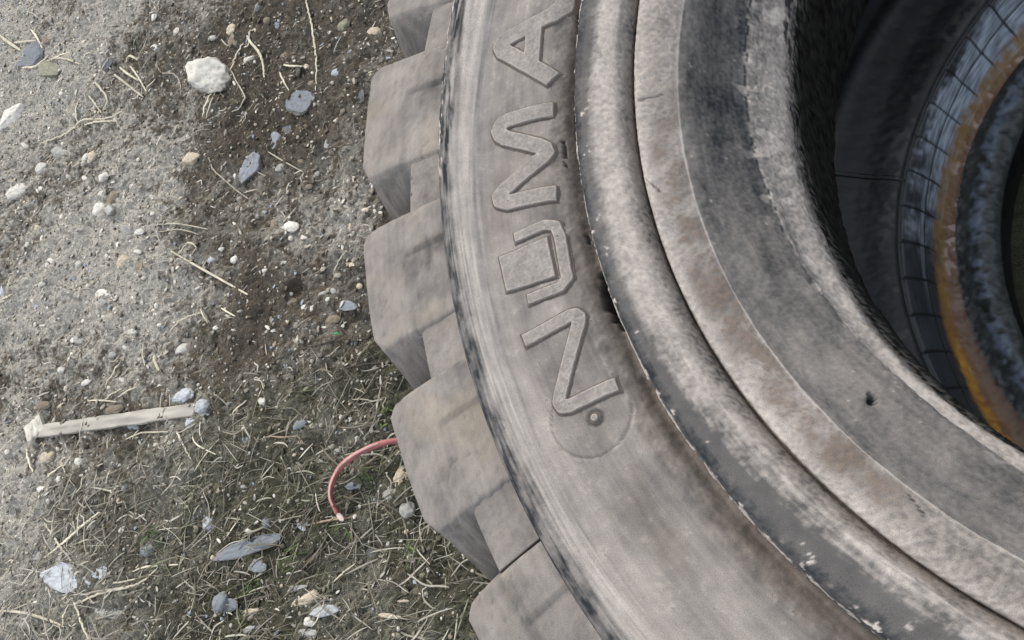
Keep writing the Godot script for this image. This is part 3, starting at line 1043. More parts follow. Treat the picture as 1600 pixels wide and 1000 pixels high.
# a board given by its outline on the ground, with bevelled, splintery edges
func board_mesh(length: float, width: float, thick: float, sd: float, base: Color) -> ArrayMesh:
	var nx := 90
	var ring := [Vector2(-0.5, 0.0), Vector2(-0.5, 0.72), Vector2(-0.44, 1.0), Vector2(-0.2, 1.0), Vector2(0.0, 1.0), Vector2(0.2, 1.0), Vector2(0.44, 1.0), Vector2(0.5, 0.72), Vector2(0.5, 0.0)]
	var p := PackedVector3Array()
	var c := PackedColorArray()
	for i in nx + 3:
		var f := clampf(float(i - 1) / nx, 0.0, 1.0)
		var cap := 0.0 if (i == 0 or i == nx + 2) else 1.0
		for q in ring:
			var wob := 0.04 * noise_b.get_noise_2d(f * 9.0 + sd, q.x * 3.0)
			var grain := noise_c.get_noise_2d(f * 3.0 + sd, q.x * 26.0 + q.y * 9.0)
			var blot := noise_a.get_noise_2d(f * 5.0 + sd, q.x * 2.0)
			p.append(Vector3((f - 0.5) * length + (0.0015 * grain if cap > 0.0 else 0.0), (q.y + 0.10 * grain * q.y) * thick * cap, (q.x + wob) * width * (1.0 + 0.08 * noise_d.get_noise_2d(f * 4.0, sd))))
			c.append(base * (1.0 + 0.38 * grain + 0.35 * blot))
	return grid_mesh(p, c, PackedVector2Array(), nx + 3, ring.size(), false, false)

func build_objects():
	# the wooden lath with its broken off end
	var lath := Node3D.new()
	lath.name = "wooden_lath"
	var a := Vector3(-1.2037, 0, -0.0338)
	var b := Vector3(-0.9442, 0, -0.0233)
	lath.position = Vector3((a.x + b.x) * 0.5, ground_height((a.x + b.x) * 0.5, (a.z + b.z) * 0.5) + 0.004, (a.z + b.z) * 0.5)
	lath.rotation.y = atan2(-(b.z - a.z), b.x - a.x)
	add_child(lath)
	tag(lath, "weathered flat wooden lath lying in the dirt, snapped at its left end", "lath")
	put("lath_board", board_mesh(a.distance_to(b), 0.0155, 0.0042, 3.0, Color(0.37, 0.345, 0.305)), mats["wood"], lath)
	var tip := put("broken_end", board_mesh(0.027, 0.024, 0.0048, 8.0, Color(0.50, 0.475, 0.42)), mats["wood"], lath)
	tip.position = Vector3(-0.1405, 0.001, -0.004)
	tip.rotation_degrees = Vector3(3, 34, -4)
	# the red hose
	var pts := [Vector2(-0.655, 0.0470), Vector2(-0.6774, 0.0476), Vector2(-0.6930, 0.0498), Vector2(-0.7145, 0.0562), Vector2(-0.7323, 0.0655), Vector2(-0.7427, 0.0776), Vector2(-0.7453, 0.0909), Vector2(-0.7397, 0.1049)]
	var cv := Curve3D.new()
	cv.bake_interval = 0.002
	for i in pts.size():
		var t: Vector2 = (pts[mini(i + 1, pts.size() - 1)] - pts[maxi(i - 1, 0)]) / 6.0
		cv.add_point(Vector3(pts[i].x, 0, pts[i].y), Vector3(-t.x, 0, -t.y), Vector3(t.x, 0, t.y))
	var baked := cv.get_baked_points()
	var path := PackedVector3Array()
	var origin := Vector3(pts[4].x, 0, pts[4].y)
	for i in baked.size():
		var q := baked[i]
		var f := float(i) / (baked.size() - 1)
		path.append(Vector3(q.x, 0.004 + 0.008 * sin(PI * f) + 0.004 * (1.0 - f), q.z) - origin)
	var hose := Node3D.new()
	hose.name = "red_hose"
	hose.position = origin
	add_child(hose)
	tag(hose, "faded red hose end curving out from under the tyre", "hose")
	var tube := stalk_mesh(path, 0.0064, Color(0.27, 0.095, 0.092), 1.0, 4.0, false)
	put("hose_tube", tube, mats["hose"], hose)
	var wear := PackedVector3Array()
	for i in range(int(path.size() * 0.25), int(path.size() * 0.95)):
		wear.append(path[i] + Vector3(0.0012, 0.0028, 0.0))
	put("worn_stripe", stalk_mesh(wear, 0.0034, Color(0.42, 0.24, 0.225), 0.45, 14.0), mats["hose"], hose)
	var fray := PackedVector3Array()
	for i in 6:
		fray.append(path[path.size() - 1] + Vector3(0.0012 * i, -0.0005 * i, 0.0014 * i))
	put("frayed_end", stalk_mesh(fray, 0.006, Color(0.55, 0.43, 0.38), 0.7, 24.0), mats["hose"], hose)
	# stones and straw, one by one
	build_stones()
	build_straws()

func build_stones():
	add_stone("rock", "largest white chunky rock at the top of the dirt", -0.997, -0.461, 91.9, 49.5, -38, "a", "white")
	add_stone("rock", "white broken rock at the left edge of the dirt", -1.412, -0.535, 33.1, 59.7, -73, "a", "white")
	add_stone("pebble", "cream angular pebble below the large white rock", -1.010, -0.349, 33.5, 20.9, -17, "a", "cream")
	add_stone("pebble", "smooth oval white pebble on bare dark dirt left of the tread", -0.831, -0.210, 21.9, 11.8, -22, "r", "white")
	add_stone("stone", "white stone wedged under the corner of a tread lug", -0.726, -0.232, 23.8, 8.6, -45, "r", "white")
	add_stone("pebble", "cream round pebble at the top beside the topmost tread lug", -0.741, -0.432, 19.6, 15.1, -21, "r", "cream")
	add_stone("pebble", "grey green oval pebble at the top left of the tread", -0.784, -0.458, 17.6, 16.1, -3, "r", "olive")
	add_stone("pebble", "pale blue round pebble near the upper tread lug", -0.783, -0.389, 14.0, 10.5, -20, "r", "paleblue")
	add_stone("slate_chip", "upper blue grey slate chip of the diagonal row of slate", -0.839, -0.369, 52.2, 32.0, -6, "f", "slate")
	add_stone("slate_chip", "middle small slate chip of the diagonal row of slate", -0.876, -0.335, 20.2, 22.7, 25, "f", "slate")
	add_stone("slate_chip", "dark slate fragment just below the upper slate chip", -0.852, -0.340, 29.4, 15.1, -32, "f", "darkslate")
	add_stone("slate_chip", "lowest slate chip of the diagonal row, narrow and steeply tilted", -0.907, -0.308, 41.1, 30.6, 56, "f", "slate")
	add_stone("slate_chip", "dark blue slate fragment touching the upper tread lug", -0.749, -0.346, 18.9, 15.1, -19, "f", "darkslate")
	add_stone("flat_stone", "blue grey flat stone under straw at the upper left", -1.387, -0.634, 57.3, 42.4, -14, "f", "slate")
	add_stone("flat_stone", "olive grey flat stone beside the straw at the upper left", -1.337, -0.592, 57.9, 26.7, -26, "f", "olive")
	add_stone("flat_stone", "dark blue flat stone beside three parallel straw stalks", -1.195, -0.551, 30.2, 21.1, -20, "f", "darkslate")
	add_stone("flat_stone", "largest pale blue flat stone at the lower left", -1.108, 0.139, 91.2, 31.2, -6, "f", "paleblue")
	add_stone("flat_stone", "pale blue flake against the largest flat stone", -1.055, 0.139, 35.2, 14.8, 3, "f", "paleblue")
	add_stone("flat_stone", "pale grey flat stone above left of the largest flat stone", -1.183, 0.111, 39.3, 12.7, -4, "f", "grey")
	add_stone("flat_stone", "mottled grey flat stone below the bent straw stalks", -1.036, 0.180, 48.2, 16.2, -8, "f", "grey")
	add_stone("pebble", "pale blue oval pebble above the right end of the wooden lath", -0.972, -0.042, 36.7, 15.6, 5, "r", "paleblue")
	add_stone("pebble", "blue white pebble just beyond the right end of the wooden lath", -0.930, -0.023, 19.3, 15.9, -8, "r", "paleblue")
	add_stone("pebble", "blue grey pebble tucked below the right end of the wooden lath", -0.950, -0.009, 17.6, 11.6, -8, "r", "paleblue")
	add_stone("pebble", "blue oval pebble standing below the wooden lath right end", -0.915, 0.097, 18.1, 17.6, -5, "r", "paleblue")
	add_stone("slate_chip", "longest slate sliver lying in the matted grass", -0.847, 0.126, 91.8, 16.4, 10, "f", "slate")
	add_stone("slate_chip", "small blue slate flake under the longest slate sliver", -0.836, 0.145, 22.9, 12.0, -4, "f", "slate")
	add_stone("slate_chip", "pale blue chip left of the twig near the red hose", -0.788, 0.111, 17.5, 10.1, -26, "f", "paleblue")
	add_stone("pebble", "blue grey pebble above the longest slate sliver", -0.832, 0.105, 10.8, 11.1, -5, "r", "slate")
	add_stone("stone", "cream white broken stone at the bottom of the dirt", -0.779, 0.179, 31.1, 13.2, 22, "a", "cream")
	add_stone("flat_stone", "flat pale blue chip below the cream broken stone", -0.748, 0.190, 33.7, 10.5, 9, "f", "paleblue")
	add_stone("pebble", "white pebble under the flat pale blue chip", -0.767, 0.197, 14.7, 9.7, 14, "r", "white")
	add_stone("flat_stone", "long thin grey flake above the cream broken stone", -0.799, 0.169, 41.6, 7.4, 9, "f", "grey")
	add_stone("flat_stone", "blue grey flat stone at the bottom of the matted grass", -0.872, 0.180, 25.1, 14.9, -2, "f", "slate")
	add_stone("pebble", "short cream sliver beside the bottom blue grey stone", -0.847, 0.186, 20.1, 5.4, 1, "r", "cream")
	add_stone("stone", "cream stone tucked beneath the tread lug beside the red hose", -0.676, 0.079, 15.9, 23.3, 11, "r", "cream")
	add_stone("pebble", "grey pebble below the cream stone inside the red hose curve", -0.682, 0.092, 25.5, 10.3, -6, "r", "grey")
	add_stone("pebble", "lowest grey pebble against the tread lug by the red hose", -0.665, 0.108, 15.4, 14.2, -21, "r", "grey")
	add_stone("slate_chip", "blue slate flake inside the curve of the red hose", -0.730, 0.079, 22.9, 9.0, 6, "f", "slate")
	add_stone("slate_chip", "dark grey flake in the grass below the red hose", -0.705, 0.142, 21.6, 10.9, -12, "f", "darkslate")
	add_stone("slate_chip", "blue slate chip against the middle tread lug", -0.745, -0.100, 32.2, 10.2, -15, "f", "slate")
	add_stone("stone", "white angular stone on the left bare dirt", -1.134, -0.196, 34.8, 15.4, -12, "a", "white")
	add_stone("pebble", "pale grey oval pebble below the white angular stone", -1.164, -0.143, 31.2, 11.3, -17, "r", "grey")
	add_stone("pebble", "white teardrop pebble between straw bits above the lath", -0.987, -0.101, 17.2, 12.9, 15, "r", "white")
	add_stone("pebble", "cream egg shaped pebble left of the long straw stalk", -1.094, -0.227, 18.3, 15.5, -13, "r", "cream")
	add_stone("pebble", "brown round pebble touching the cream egg shaped pebble", -1.059, -0.213, 28.2, 17.7, -13, "r", "brown")
	add_stone("glass_bead", "tiny green glass bead left of the middle tread lug", -0.757, -0.072, 7.5, 4.8, -11, "r", "green")
	add_stone("pebble", "blue grey round stone right of the bent straw", -0.880, 0.177, 18.6, 18.0, -2, "r", "slate")
	add_stone("pebble", "tan stone half buried left of the middle lug", -0.763, -0.089, 17.3, 9.9, 2, "r", "brown")
	add_stone("pebble", "tiny round white pebble above left of the largest white rock", -1.115, -0.596, 12.6, 11.0, -19, "a", "white")
	add_stone("pebble", "small round white pebble above left of the largest white rock", -1.074, -0.563, 15.9, 11.4, -26, "r", "white")
	add_stone("pebble", "small white pebble above left of the largest white rock", -1.105, -0.544, 16.1, 10.8, -16, "a", "white")
	add_stone("pebble", "fair sized grey pebble below left of the forked straw", -1.284, -0.442, 37.0, 16.6, -28, "r", "grey")
	add_stone("pebble", "nearer small white pebble below the forked straw", -1.216, -0.411, 14.2, 13.7, 1, "r", "white")
	add_stone("pebble", "small cream pebble below right of the forked straw", -1.193, -0.403, 14.9, 14.5, -22, "r", "cream")
	add_stone("pebble", "tiny round white pebble below the forked straw", -1.200, -0.398, 12.2, 6.4, -25, "a", "white")
	add_stone("pebble", "fair sized white pebble below right of the forked straw", -1.157, -0.360, 24.1, 15.7, -14, "a", "white")
	add_stone("pebble", "farther small white pebble below left of the cream angular pebble", -1.110, -0.339, 20.4, 9.8, -22, "a", "white")
	add_stone("pebble", "nearer small white pebble below left of the cream angular pebble", -1.077, -0.316, 12.8, 9.2, 1, "a", "white")
	add_stone("pebble", "farther small white pebble below the forked straw", -1.166, -0.342, 12.7, 10.4, -20, "r", "white")
	add_stone("pebble", "fair sized round white pebble above the white angular stone", -1.167, -0.320, 25.1, 18.6, -13, "r", "white")
	add_stone("pebble", "fair sized tan pebble below right of the forked straw", -1.138, -0.326, 21.8, 21.0, 3, "r", "brown")
	add_stone("pebble", "fair sized grey pebble above the white angular stone", -1.137, -0.308, 27.4, 14.2, -21, "a", "grey")
	add_stone("pebble", "small grey pebble below left of the cream angular pebble", -1.043, -0.287, 18.3, 10.7, -18, "a", "grey")
	add_stone("pebble", "nearer small white pebble below left of the forked straw", -1.309, -0.421, 20.7, 17.6, -6, "r", "white")
	add_stone("pebble", "fair sized narrow white pebble below the white left edge rock", -1.363, -0.401, 53.0, 25.3, -4, "r", "white")
	add_stone("pebble", "farther small white pebble below left of the forked straw", -1.304, -0.390, 16.7, 10.3, -14, "a", "white")
	add_stone("pebble", "tiny white pebble below the forked straw", -1.201, -0.373, 13.7, 6.2, -26, "r", "white")
	add_stone("pebble", "tiny round white pebble below right of the forked straw", -1.141, -0.362, 11.9, 8.3, -15, "a", "white")
	add_stone("pebble", "small tan pebble above right of the white left edge rock", -1.354, -0.651, 27.3, 11.3, -31, "r", "brown")
	add_stone("pebble", "small white pebble below right of the white left edge rock", -1.361, -0.474, 23.6, 8.4, -29, "a", "white")
	add_stone("pebble", "small grey pebble above right of the largest white rock", -0.914, -0.527, 10.9, 13.0, -23, "a", "grey")
	add_stone("pebble", "small round white pebble above the largest white rock", -0.999, -0.523, 14.1, 10.6, -21, "a", "white")
	add_stone("pebble", "fair sized cream pebble above right of the largest white rock", -0.964, -0.520, 17.8, 15.3, -11, "r", "cream")
	add_stone("pebble", "fair sized round white pebble right of the largest white rock", -0.923, -0.456, 18.5, 15.1, -27, "a", "white")
	add_stone("pebble", "tiny round tan pebble above right of the largest white rock", -0.897, -0.502, 10.3, 9.2, -19, "r", "brown")
	add_stone("pebble", "small round blue grey pebble above the upper slate chip", -0.885, -0.495, 13.8, 10.9, -22, "a", "slate")
	add_stone("pebble", "fair sized tan pebble above right of the largest white rock", -0.957, -0.498, 22.9, 17.1, -33, "a", "brown")
	add_stone("pebble", "small round tan pebble above the upper slate chip", -0.873, -0.448, 13.4, 13.5, -12, "a", "brown")
	add_stone("pebble", "small tan pebble below the upper slate chip", -0.827, -0.334, 15.5, 7.5, -21, "a", "brown")
	add_stone("pebble", "small tan pebble right of the upper slate chip", -0.776, -0.334, 9.6, 8.4, -6, "a", "brown")
	add_stone("pebble", "fair sized grey pebble below right of the upper slate chip", -0.790, -0.302, 10.7, 16.3, -7, "a", "grey")
	add_stone("pebble", "small tan pebble right of the lowest slate chip", -0.831, -0.293, 10.7, 5.9, -29, "r", "brown")
	add_stone("pebble", "fair sized narrow grey pebble right of the lowest slate chip", -0.860, -0.293, 16.0, 9.9, 1, "a", "grey")
	add_stone("pebble", "tiny round grey pebble above the smooth oval white pebble", -0.806, -0.270, 7.2, 7.1, -7, "r", "grey")
	add_stone("pebble", "small grey pebble below right of the upper slate chip", -0.792, -0.275, 11.1, 6.6, -28, "r", "grey")
	add_stone("pebble", "small cream pebble right of the smooth oval white pebble", -0.735, -0.207, 11.2, 6.8, -29, "r", "cream")
	add_stone("pebble", "tiny round grey pebble right of the smooth oval white pebble", -0.745, -0.215, 7.1, 6.8, -16, "r", "grey")
	add_stone("pebble", "small tan pebble above right of the upper slate chip", -0.821, -0.389, 15.7, 8.6, -32, "r", "brown")
	add_stone("pebble", "tiny round cream pebble above the upper slate chip", -0.832, -0.416, 8.9, 5.9, -27, "a", "cream")
	add_stone("pebble", "tiny round white pebble above right of the smooth oval white pebble", -0.807, -0.253, 7.0, 5.2, -24, "r", "white")
	add_stone("pebble", "small white pebble above right of the white angular stone", -1.071, -0.261, 18.3, 8.2, -15, "r", "white")
	add_stone("pebble", "small narrow white pebble above right of the white angular stone", -1.071, -0.235, 15.2, 5.6, -22, "r", "white")
	add_stone("pebble", "nearer small round white pebble above left of the white angular stone", -1.195, -0.251, 13.4, 11.1, -4, "r", "white")
	add_stone("pebble", "small white pebble above left of the white angular stone", -1.240, -0.263, 15.0, 6.6, -26, "r", "white")
	add_stone("pebble", "farther small round white pebble above left of the white angular stone", -1.297, -0.299, 14.4, 9.9, -11, "a", "white")
	add_stone("pebble", "fair sized grey pebble above right of the white angular stone", -1.103, -0.275, 21.7, 16.6, -28, "a", "grey")
	add_stone("pebble", "small grey pebble below right of the white angular stone", -1.124, -0.182, 16.9, 7.9, -21, "r", "grey")
	add_stone("pebble", "small white pebble below left of the white angular stone", -1.163, -0.167, 17.5, 7.0, -23, "a", "white")
	add_stone("pebble", "small white pebble left of the white angular stone", -1.249, -0.232, 13.9, 6.9, -12, "a", "white")
	add_stone("pebble", "small round pale blue pebble left of the white angular stone", -1.340, -0.246, 17.6, 18.4, 3, "r", "paleblue")
	add_stone("pebble", "tiny round white pebble left of the white teardrop pebble", -1.076, -0.117, 10.9, 6.6, -24, "a", "white")
	add_stone("pebble", "fair sized white pebble below right of the white angular stone", -1.069, -0.134, 18.8, 9.9, -6, "r", "white")
	add_stone("pebble", "small round grey pebble left of the white teardrop pebble", -1.091, -0.109, 11.5, 7.6, -9, "r", "grey")
	add_stone("pebble", "small round white pebble above left of the wooden lath", -1.180, -0.105, 15.5, 9.7, -14, "a", "white")
	add_stone("pebble", "small white pebble above the wooden lath", -1.071, -0.077, 11.8, 5.9, -18, "a", "white")
	add_stone("pebble", "tiny round white pebble below left of the white teardrop pebble", -1.013, -0.061, 8.0, 6.8, -1, "r", "white")
	add_stone("pebble", "small narrow white pebble above left of the wooden lath", -1.133, -0.083, 15.8, 7.0, 5, "r", "white")
	add_stone("pebble", "tiny white pebble above left of the wooden lath", -1.137, -0.066, 9.4, 7.0, 5, "r", "white")
	add_stone("pebble", "small cream pebble left of the wooden lath", -1.179, -0.061, 16.9, 9.6, -6, "r", "cream")
	add_stone("pebble", "fair sized tan pebble left of the wooden lath", -1.213, -0.067, 24.6, 10.9, -5, "r", "brown")
	add_stone("pebble", "fair sized narrow tan pebble above the wooden lath", -1.076, -0.042, 25.5, 12.0, -2, "r", "brown")
	add_stone("pebble", "fair sized narrow pale blue pebble above the white angular stone", -1.170, -0.315, 30.2, 7.7, -17, "a", "paleblue")
	add_stone("pebble", "small cream pebble above left of the white angular stone", -1.284, -0.319, 19.1, 15.5, -1, "a", "cream")
	add_stone("pebble", "fair sized pale blue pebble above the long straight straw", -0.956, -0.203, 19.1, 10.7, -21, "a", "paleblue")
	add_stone("pebble", "tiny round white pebble above the long straight straw", -0.938, -0.211, 8.2, 7.0, -9, "a", "white")
	add_stone("pebble", "small white pebble above right of the long straight straw", -0.919, -0.194, 9.7, 8.8, 7, "r", "white")
	add_stone("pebble", "tiny cream pebble below the smooth oval white pebble", -0.842, -0.183, 7.0, 4.3, -23, "a", "cream")
	add_stone("pebble", "tiny round white pebble below left of the smooth oval white pebble", -0.861, -0.164, 7.9, 6.0, -17, "a", "white")
	add_stone("pebble", "tiny round white pebble right of the long straight straw", -0.872, -0.167, 7.3, 4.8, -28, "a", "white")
	add_stone("pebble", "small round white pebble below the smooth oval white pebble", -0.825, -0.157, 9.8, 6.2, -24, "a", "white")
	add_stone("pebble", "small tan pebble below the smooth oval white pebble", -0.819, -0.119, 11.8, 8.8, -1, "r", "brown")
	add_stone("pebble", "small white pebble below the smooth oval white pebble", -0.804, -0.111, 12.6, 7.8, -14, "r", "white")
	add_stone("pebble", "nearer tiny round white pebble left of the middle tread lug", -0.788, -0.105, 7.1, 7.2, 5, "r", "white")
	add_stone("pebble", "tiny white pebble left of the middle tread lug", -0.767, -0.110, 5.4, 4.8, 5, "r", "white")
	add_stone("pebble", "tiny round cream pebble left of the middle tread lug", -0.737, -0.122, 7.8, 6.0, -19, "r", "cream")
	add_stone("pebble", "small cream pebble above left of the middle tread lug", -0.746, -0.146, 9.2, 7.3, 5, "a", "cream")
	add_stone("pebble", "small round grey pebble left of the middle tread lug", -0.776, -0.118, 10.1, 8.2, -7, "a", "grey")
	add_stone("pebble", "small grey pebble left of the middle tread lug", -0.766, -0.120, 10.8, 6.7, -22, "r", "grey")
	add_stone("pebble", "tiny round white pebble above right of the white teardrop pebble", -0.933, -0.114, 9.0, 6.2, -10, "r", "white")
	add_stone("pebble", "small white pebble right of the white teardrop pebble", -0.904, -0.106, 9.9, 5.9, -14, "a", "white")
	add_stone("pebble", "small narrow white pebble below right of the long straight straw", -0.843, -0.093, 12.3, 5.4, -4, "a", "white")
	add_stone("pebble", "farther tiny round white pebble below left of the middle tread lug", -0.806, -0.075, 7.1, 6.4, 7, "a", "white")
	add_stone("pebble", "nearer tiny round white pebble below left of the middle tread lug", -0.798, -0.073, 7.2, 5.3, -20, "r", "white")
	add_stone("pebble", "farther tiny round white pebble left of the middle tread lug", -0.808, -0.080, 4.8, 4.8, 5, "a", "white")
	add_stone("pebble", "farther small white pebble below right of the white teardrop pebble", -0.846, -0.016, 10.6, 9.6, -8, "a", "white")
	add_stone("pebble", "fair sized blue grey pebble above left of the red hose", -0.794, 0.015, 15.2, 9.5, 9, "a", "slate")
	add_stone("pebble", "nearer small white pebble below right of the white teardrop pebble", -0.927, -0.015, 13.8, 6.8, -15, "a", "white")
	add_stone("pebble", "fair sized tan pebble left of the smooth oval white pebble", -0.860, -0.222, 11.4, 14.9, 2, "r", "brown")
	add_stone("pebble", "small round tan pebble left of the smooth oval white pebble", -0.869, -0.217, 9.0, 9.1, -1, "a", "brown")
	add_stone("pebble", "small white pebble below right of the smooth oval white pebble", -0.809, -0.190, 11.9, 6.2, -28, "a", "white")
	add_stone("pebble", "tiny round white pebble right of the largest pale blue flat stone", -1.037, 0.139, 7.2, 5.6, 11, "a", "white")
	add_stone("pebble", "small round pale blue pebble above left of the longest slate sliver", -0.896, 0.069, 10.1, 6.3, -13, "a", "paleblue")
	add_stone("pebble", "fair sized white pebble below left of the wooden lath", -1.131, 0.011, 21.3, 10.9, -13, "a", "white")
	add_stone("pebble", "fair sized narrow white pebble above the largest pale blue flat stone", -1.190, 0.037, 27.3, 8.6, -13, "r", "white")
	add_stone("pebble", "small white pebble below left of the wooden lath", -1.156, 0.028, 11.2, 8.6, 9, "r", "white")
	add_stone("pebble", "fair sized cream pebble below left of the wooden lath", -1.195, -0.002, 24.5, 16.2, 3, "r", "cream")
	add_stone("pebble", "small round olive grey pebble below the largest pale blue flat stone", -1.074, 0.196, 11.6, 9.8, 15, "a", "olive")
	add_stone("pebble", "fair sized blue grey pebble right of the largest pale blue flat stone", -0.994, 0.120, 18.3, 11.1, 5, "r", "slate")
	add_stone("pebble", "small round white pebble below the wooden lath", -1.078, 0.024, 11.1, 6.5, -10, "a", "white")
	add_stone("pebble", "fair sized pale blue pebble below right of the wooden lath", -1.048, -0.020, 19.1, 9.0, -20, "a", "paleblue")
	add_stone("pebble", "small narrow white pebble above right of the largest pale blue flat stone", -1.032, 0.096, 14.0, 6.4, 8, "r", "white")
	add_stone("pebble", "tiny white pebble above the longest slate sliver", -0.842, 0.104, 7.3, 4.6, 3, "a", "white")
	add_stone("pebble", "small white pebble above the longest slate sliver", -0.849, 0.112, 10.1, 4.9, -6, "a", "white")
	add_stone("pebble", "fair sized narrow grey pebble below the cream broken stone", -0.771, 0.207, 25.3, 7.1, -2, "r", "grey")
	add_stone("pebble", "tiny round white pebble below right of the red hose", -0.698, 0.083, 5.9, 4.5, -23, "a", "white")
	add_stone("pebble", "tiny round white pebble left of the red hose", -0.772, 0.052, 7.2, 5.6, -7, "a", "white")
	add_stone("pebble", "small pale blue pebble above the longest slate sliver", -0.863, 0.021, 12.3, 8.2, -6, "a", "paleblue")
	add_stone("pebble", "small grey pebble above the longest slate sliver", -0.863, 0.067, 9.8, 5.5, -21, "a", "grey")
	add_stone("pebble", "small narrow cream pebble right of the cream broken stone", -0.612, 0.197, 9.3, 4.0, -17, "r", "cream")
	add_stone("pebble", "nearer fair sized narrow cream pebble right of the cream broken stone", -0.675, 0.197, 22.9, 4.1, -6, "r", "cream")
	add_stone("pebble", "farther fair sized narrow cream pebble right of the cream broken stone", -0.666, 0.185, 13.3, 3.2, -1, "a", "cream")
	add_stone("pebble", "fair sized grey pebble below left of the cream broken stone", -0.842, 0.203, 11.7, 6.6, 17, "r", "grey")
	add_stone("pebble", "small grey pebble above left of the red hose", -0.751, 0.045, 9.2, 5.8, -2, "a", "grey")
	add_stone("pebble", "small grey pebble below right of the wooden lath", -0.939, 0.043, 10.3, 7.2, 9, "a", "grey")

func build_straws():
	add_straw("straw_stalk", "longest straight straw stalk lying alone on the middle of the dirt", [Vector2(-1.017, -0.225), Vector2(-0.946, -0.180), Vector2(-0.883, -0.141)], 4.8, "straw")
	add_straw("straw_stalk", "long bent straw stalk hanging down from the top edge", [Vector2(-0.839, -0.513), Vector2(-0.829, -0.476), Vector2(-0.821, -0.449), Vector2(-0.813, -0.412), Vector2(-0.811, -0.374)], 4.3, "straw")
	add_straw("straw_stalk", "forked straw stalk left of the large white rock", [Vector2(-1.326, -0.468), Vector2(-1.277, -0.464), Vector2(-1.247, -0.469), Vector2(-1.232, -0.473), Vector2(-1.184, -0.461), Vector2(-1.156, -0.464)], 5.9, "straw")
	add_straw("straw_stalk", "short straw sprig standing off the forked straw", [Vector2(-1.243, -0.472), Vector2(-1.249, -0.491), Vector2(-1.251, -0.508)], 4.4, "straw")
	add_straw("straw_stalk", "short straw lying along the right arm of the forked straw", [Vector2(-1.231, -0.466), Vector2(-1.197, -0.459), Vector2(-1.163, -0.451)], 5.1, "straw")
	add_straw("straw_stalk", "thick straw stump entering at the upper left edge", [Vector2(-1.488, -0.712), Vector2(-1.458, -0.687), Vector2(-1.422, -0.659)], 8.8, "straw")
	add_straw("straw_stalk", "short thick straw crossing at the upper left edge", [Vector2(-1.447, -0.683), Vector2(-1.415, -0.670), Vector2(-1.384, -0.662)], 7.7, "straw")
	add_straw("straw_stalk", "short straw leaning above the olive grey flat stone", [Vector2(-1.406, -0.691), Vector2(-1.380, -0.665), Vector2(-1.361, -0.639)], 5.7, "straw")
	add_straw("straw_stalk", "straw bent across the blue grey flat stone", [Vector2(-1.401, -0.618), Vector2(-1.373, -0.609), Vector2(-1.359, -0.613), Vector2(-1.347, -0.622)], 6.6, "straw")
	add_straw("straw_stalk", "curved straw over the olive grey flat stone", [Vector2(-1.365, -0.609), Vector2(-1.335, -0.606), Vector2(-1.312, -0.600), Vector2(-1.285, -0.587), Vector2(-1.255, -0.569)], 5.4, "straw")
	add_straw("straw_stalk", "short straw right of the olive grey flat stone", [Vector2(-1.330, -0.609), Vector2(-1.306, -0.605), Vector2(-1.285, -0.602)], 5.5, "straw")
	add_straw("straw_stalk", "thin dry stem near the upper left corner", [Vector2(-1.431, -0.737), Vector2(-1.408, -0.721), Vector2(-1.386, -0.702)], 2.9, "dry")
	add_straw("straw_stalk", "lowest of the three parallel straw stalks", [Vector2(-1.180, -0.528), Vector2(-1.149, -0.501), Vector2(-1.116, -0.472)], 5.9, "straw")
	add_straw("straw_stalk", "upper of the three parallel straw stalks", [Vector2(-1.178, -0.542), Vector2(-1.153, -0.520), Vector2(-1.130, -0.502)], 5.9, "straw")
	add_straw("straw_stalk", "steepest of the three parallel straw stalks", [Vector2(-1.152, -0.533), Vector2(-1.130, -0.507), Vector2(-1.112, -0.479)], 5.0, "straw")
	add_straw("straw_stalk", "short hooked straw above the three parallel stalks", [Vector2(-1.162, -0.542), Vector2(-1.155, -0.549), Vector2(-1.136, -0.536)], 6.0, "straw")
	add_straw("straw_stalk", "hooked straw left of the three parallel stalks", [Vector2(-1.219, -0.531), Vector2(-1.202, -0.512), Vector2(-1.187, -0.492), Vector2(-1.194, -0.475)], 5.2, "straw")
	add_straw("straw_stalk", "short straw beside the hooked straw", [Vector2(-1.228, -0.511), Vector2(-1.211, -0.492), Vector2(-1.197, -0.474)], 4.3, "straw")
	add_straw("straw_stalk", "thin kinked stem left of the large white rock", [Vector2(-1.096, -0.515), Vector2(-1.082, -0.496), Vector2(-1.062, -0.488), Vector2(-1.050, -0.474), Vector2(-1.045, -0.453)], 3.2, "dry")
	add_straw("straw_stalk", "left leg of the arched straw right of the large white rock", [Vector2(-0.959, -0.456), Vector2(-0.951, -0.467), Vector2(-0.944, -0.479), Vector2(-0.937, -0.487)], 4.7, "straw")
	add_straw("straw_stalk", "right leg of the arched straw right of the large white rock", [Vector2(-0.927, -0.491), Vector2(-0.919, -0.478), Vector2(-0.905, -0.459), Vector2(-0.898, -0.440), Vector2(-0.896, -0.420)], 6.0, "straw")
	add_straw("straw_stalk", "short straw knot joining the two legs of the arched straw", [Vector2(-0.933, -0.478), Vector2(-0.923, -0.476), Vector2(-0.923, -0.499)], 3.9, "straw")
	add_straw("straw_stalk", "left of two straws poking from under the large white rock", [Vector2(-0.996, -0.402), Vector2(-0.989, -0.420), Vector2(-0.979, -0.435)], 4.7, "straw")
	add_straw("straw_stalk", "right of two straws poking from under the large white rock", [Vector2(-0.988, -0.396), Vector2(-0.982, -0.412), Vector2(-0.976, -0.432)], 3.9, "straw")
	add_straw("straw_stalk", "short pale straw above the upper slate chip", [Vector2(-0.869, -0.419), Vector2(-0.861, -0.405), Vector2(-0.852, -0.388)], 3.7, "straw")
	add_straw("straw_stalk", "short level straw above the upper slate chip", [Vector2(-0.866, -0.429), Vector2(-0.853, -0.422), Vector2(-0.836, -0.417)], 4.4, "straw")
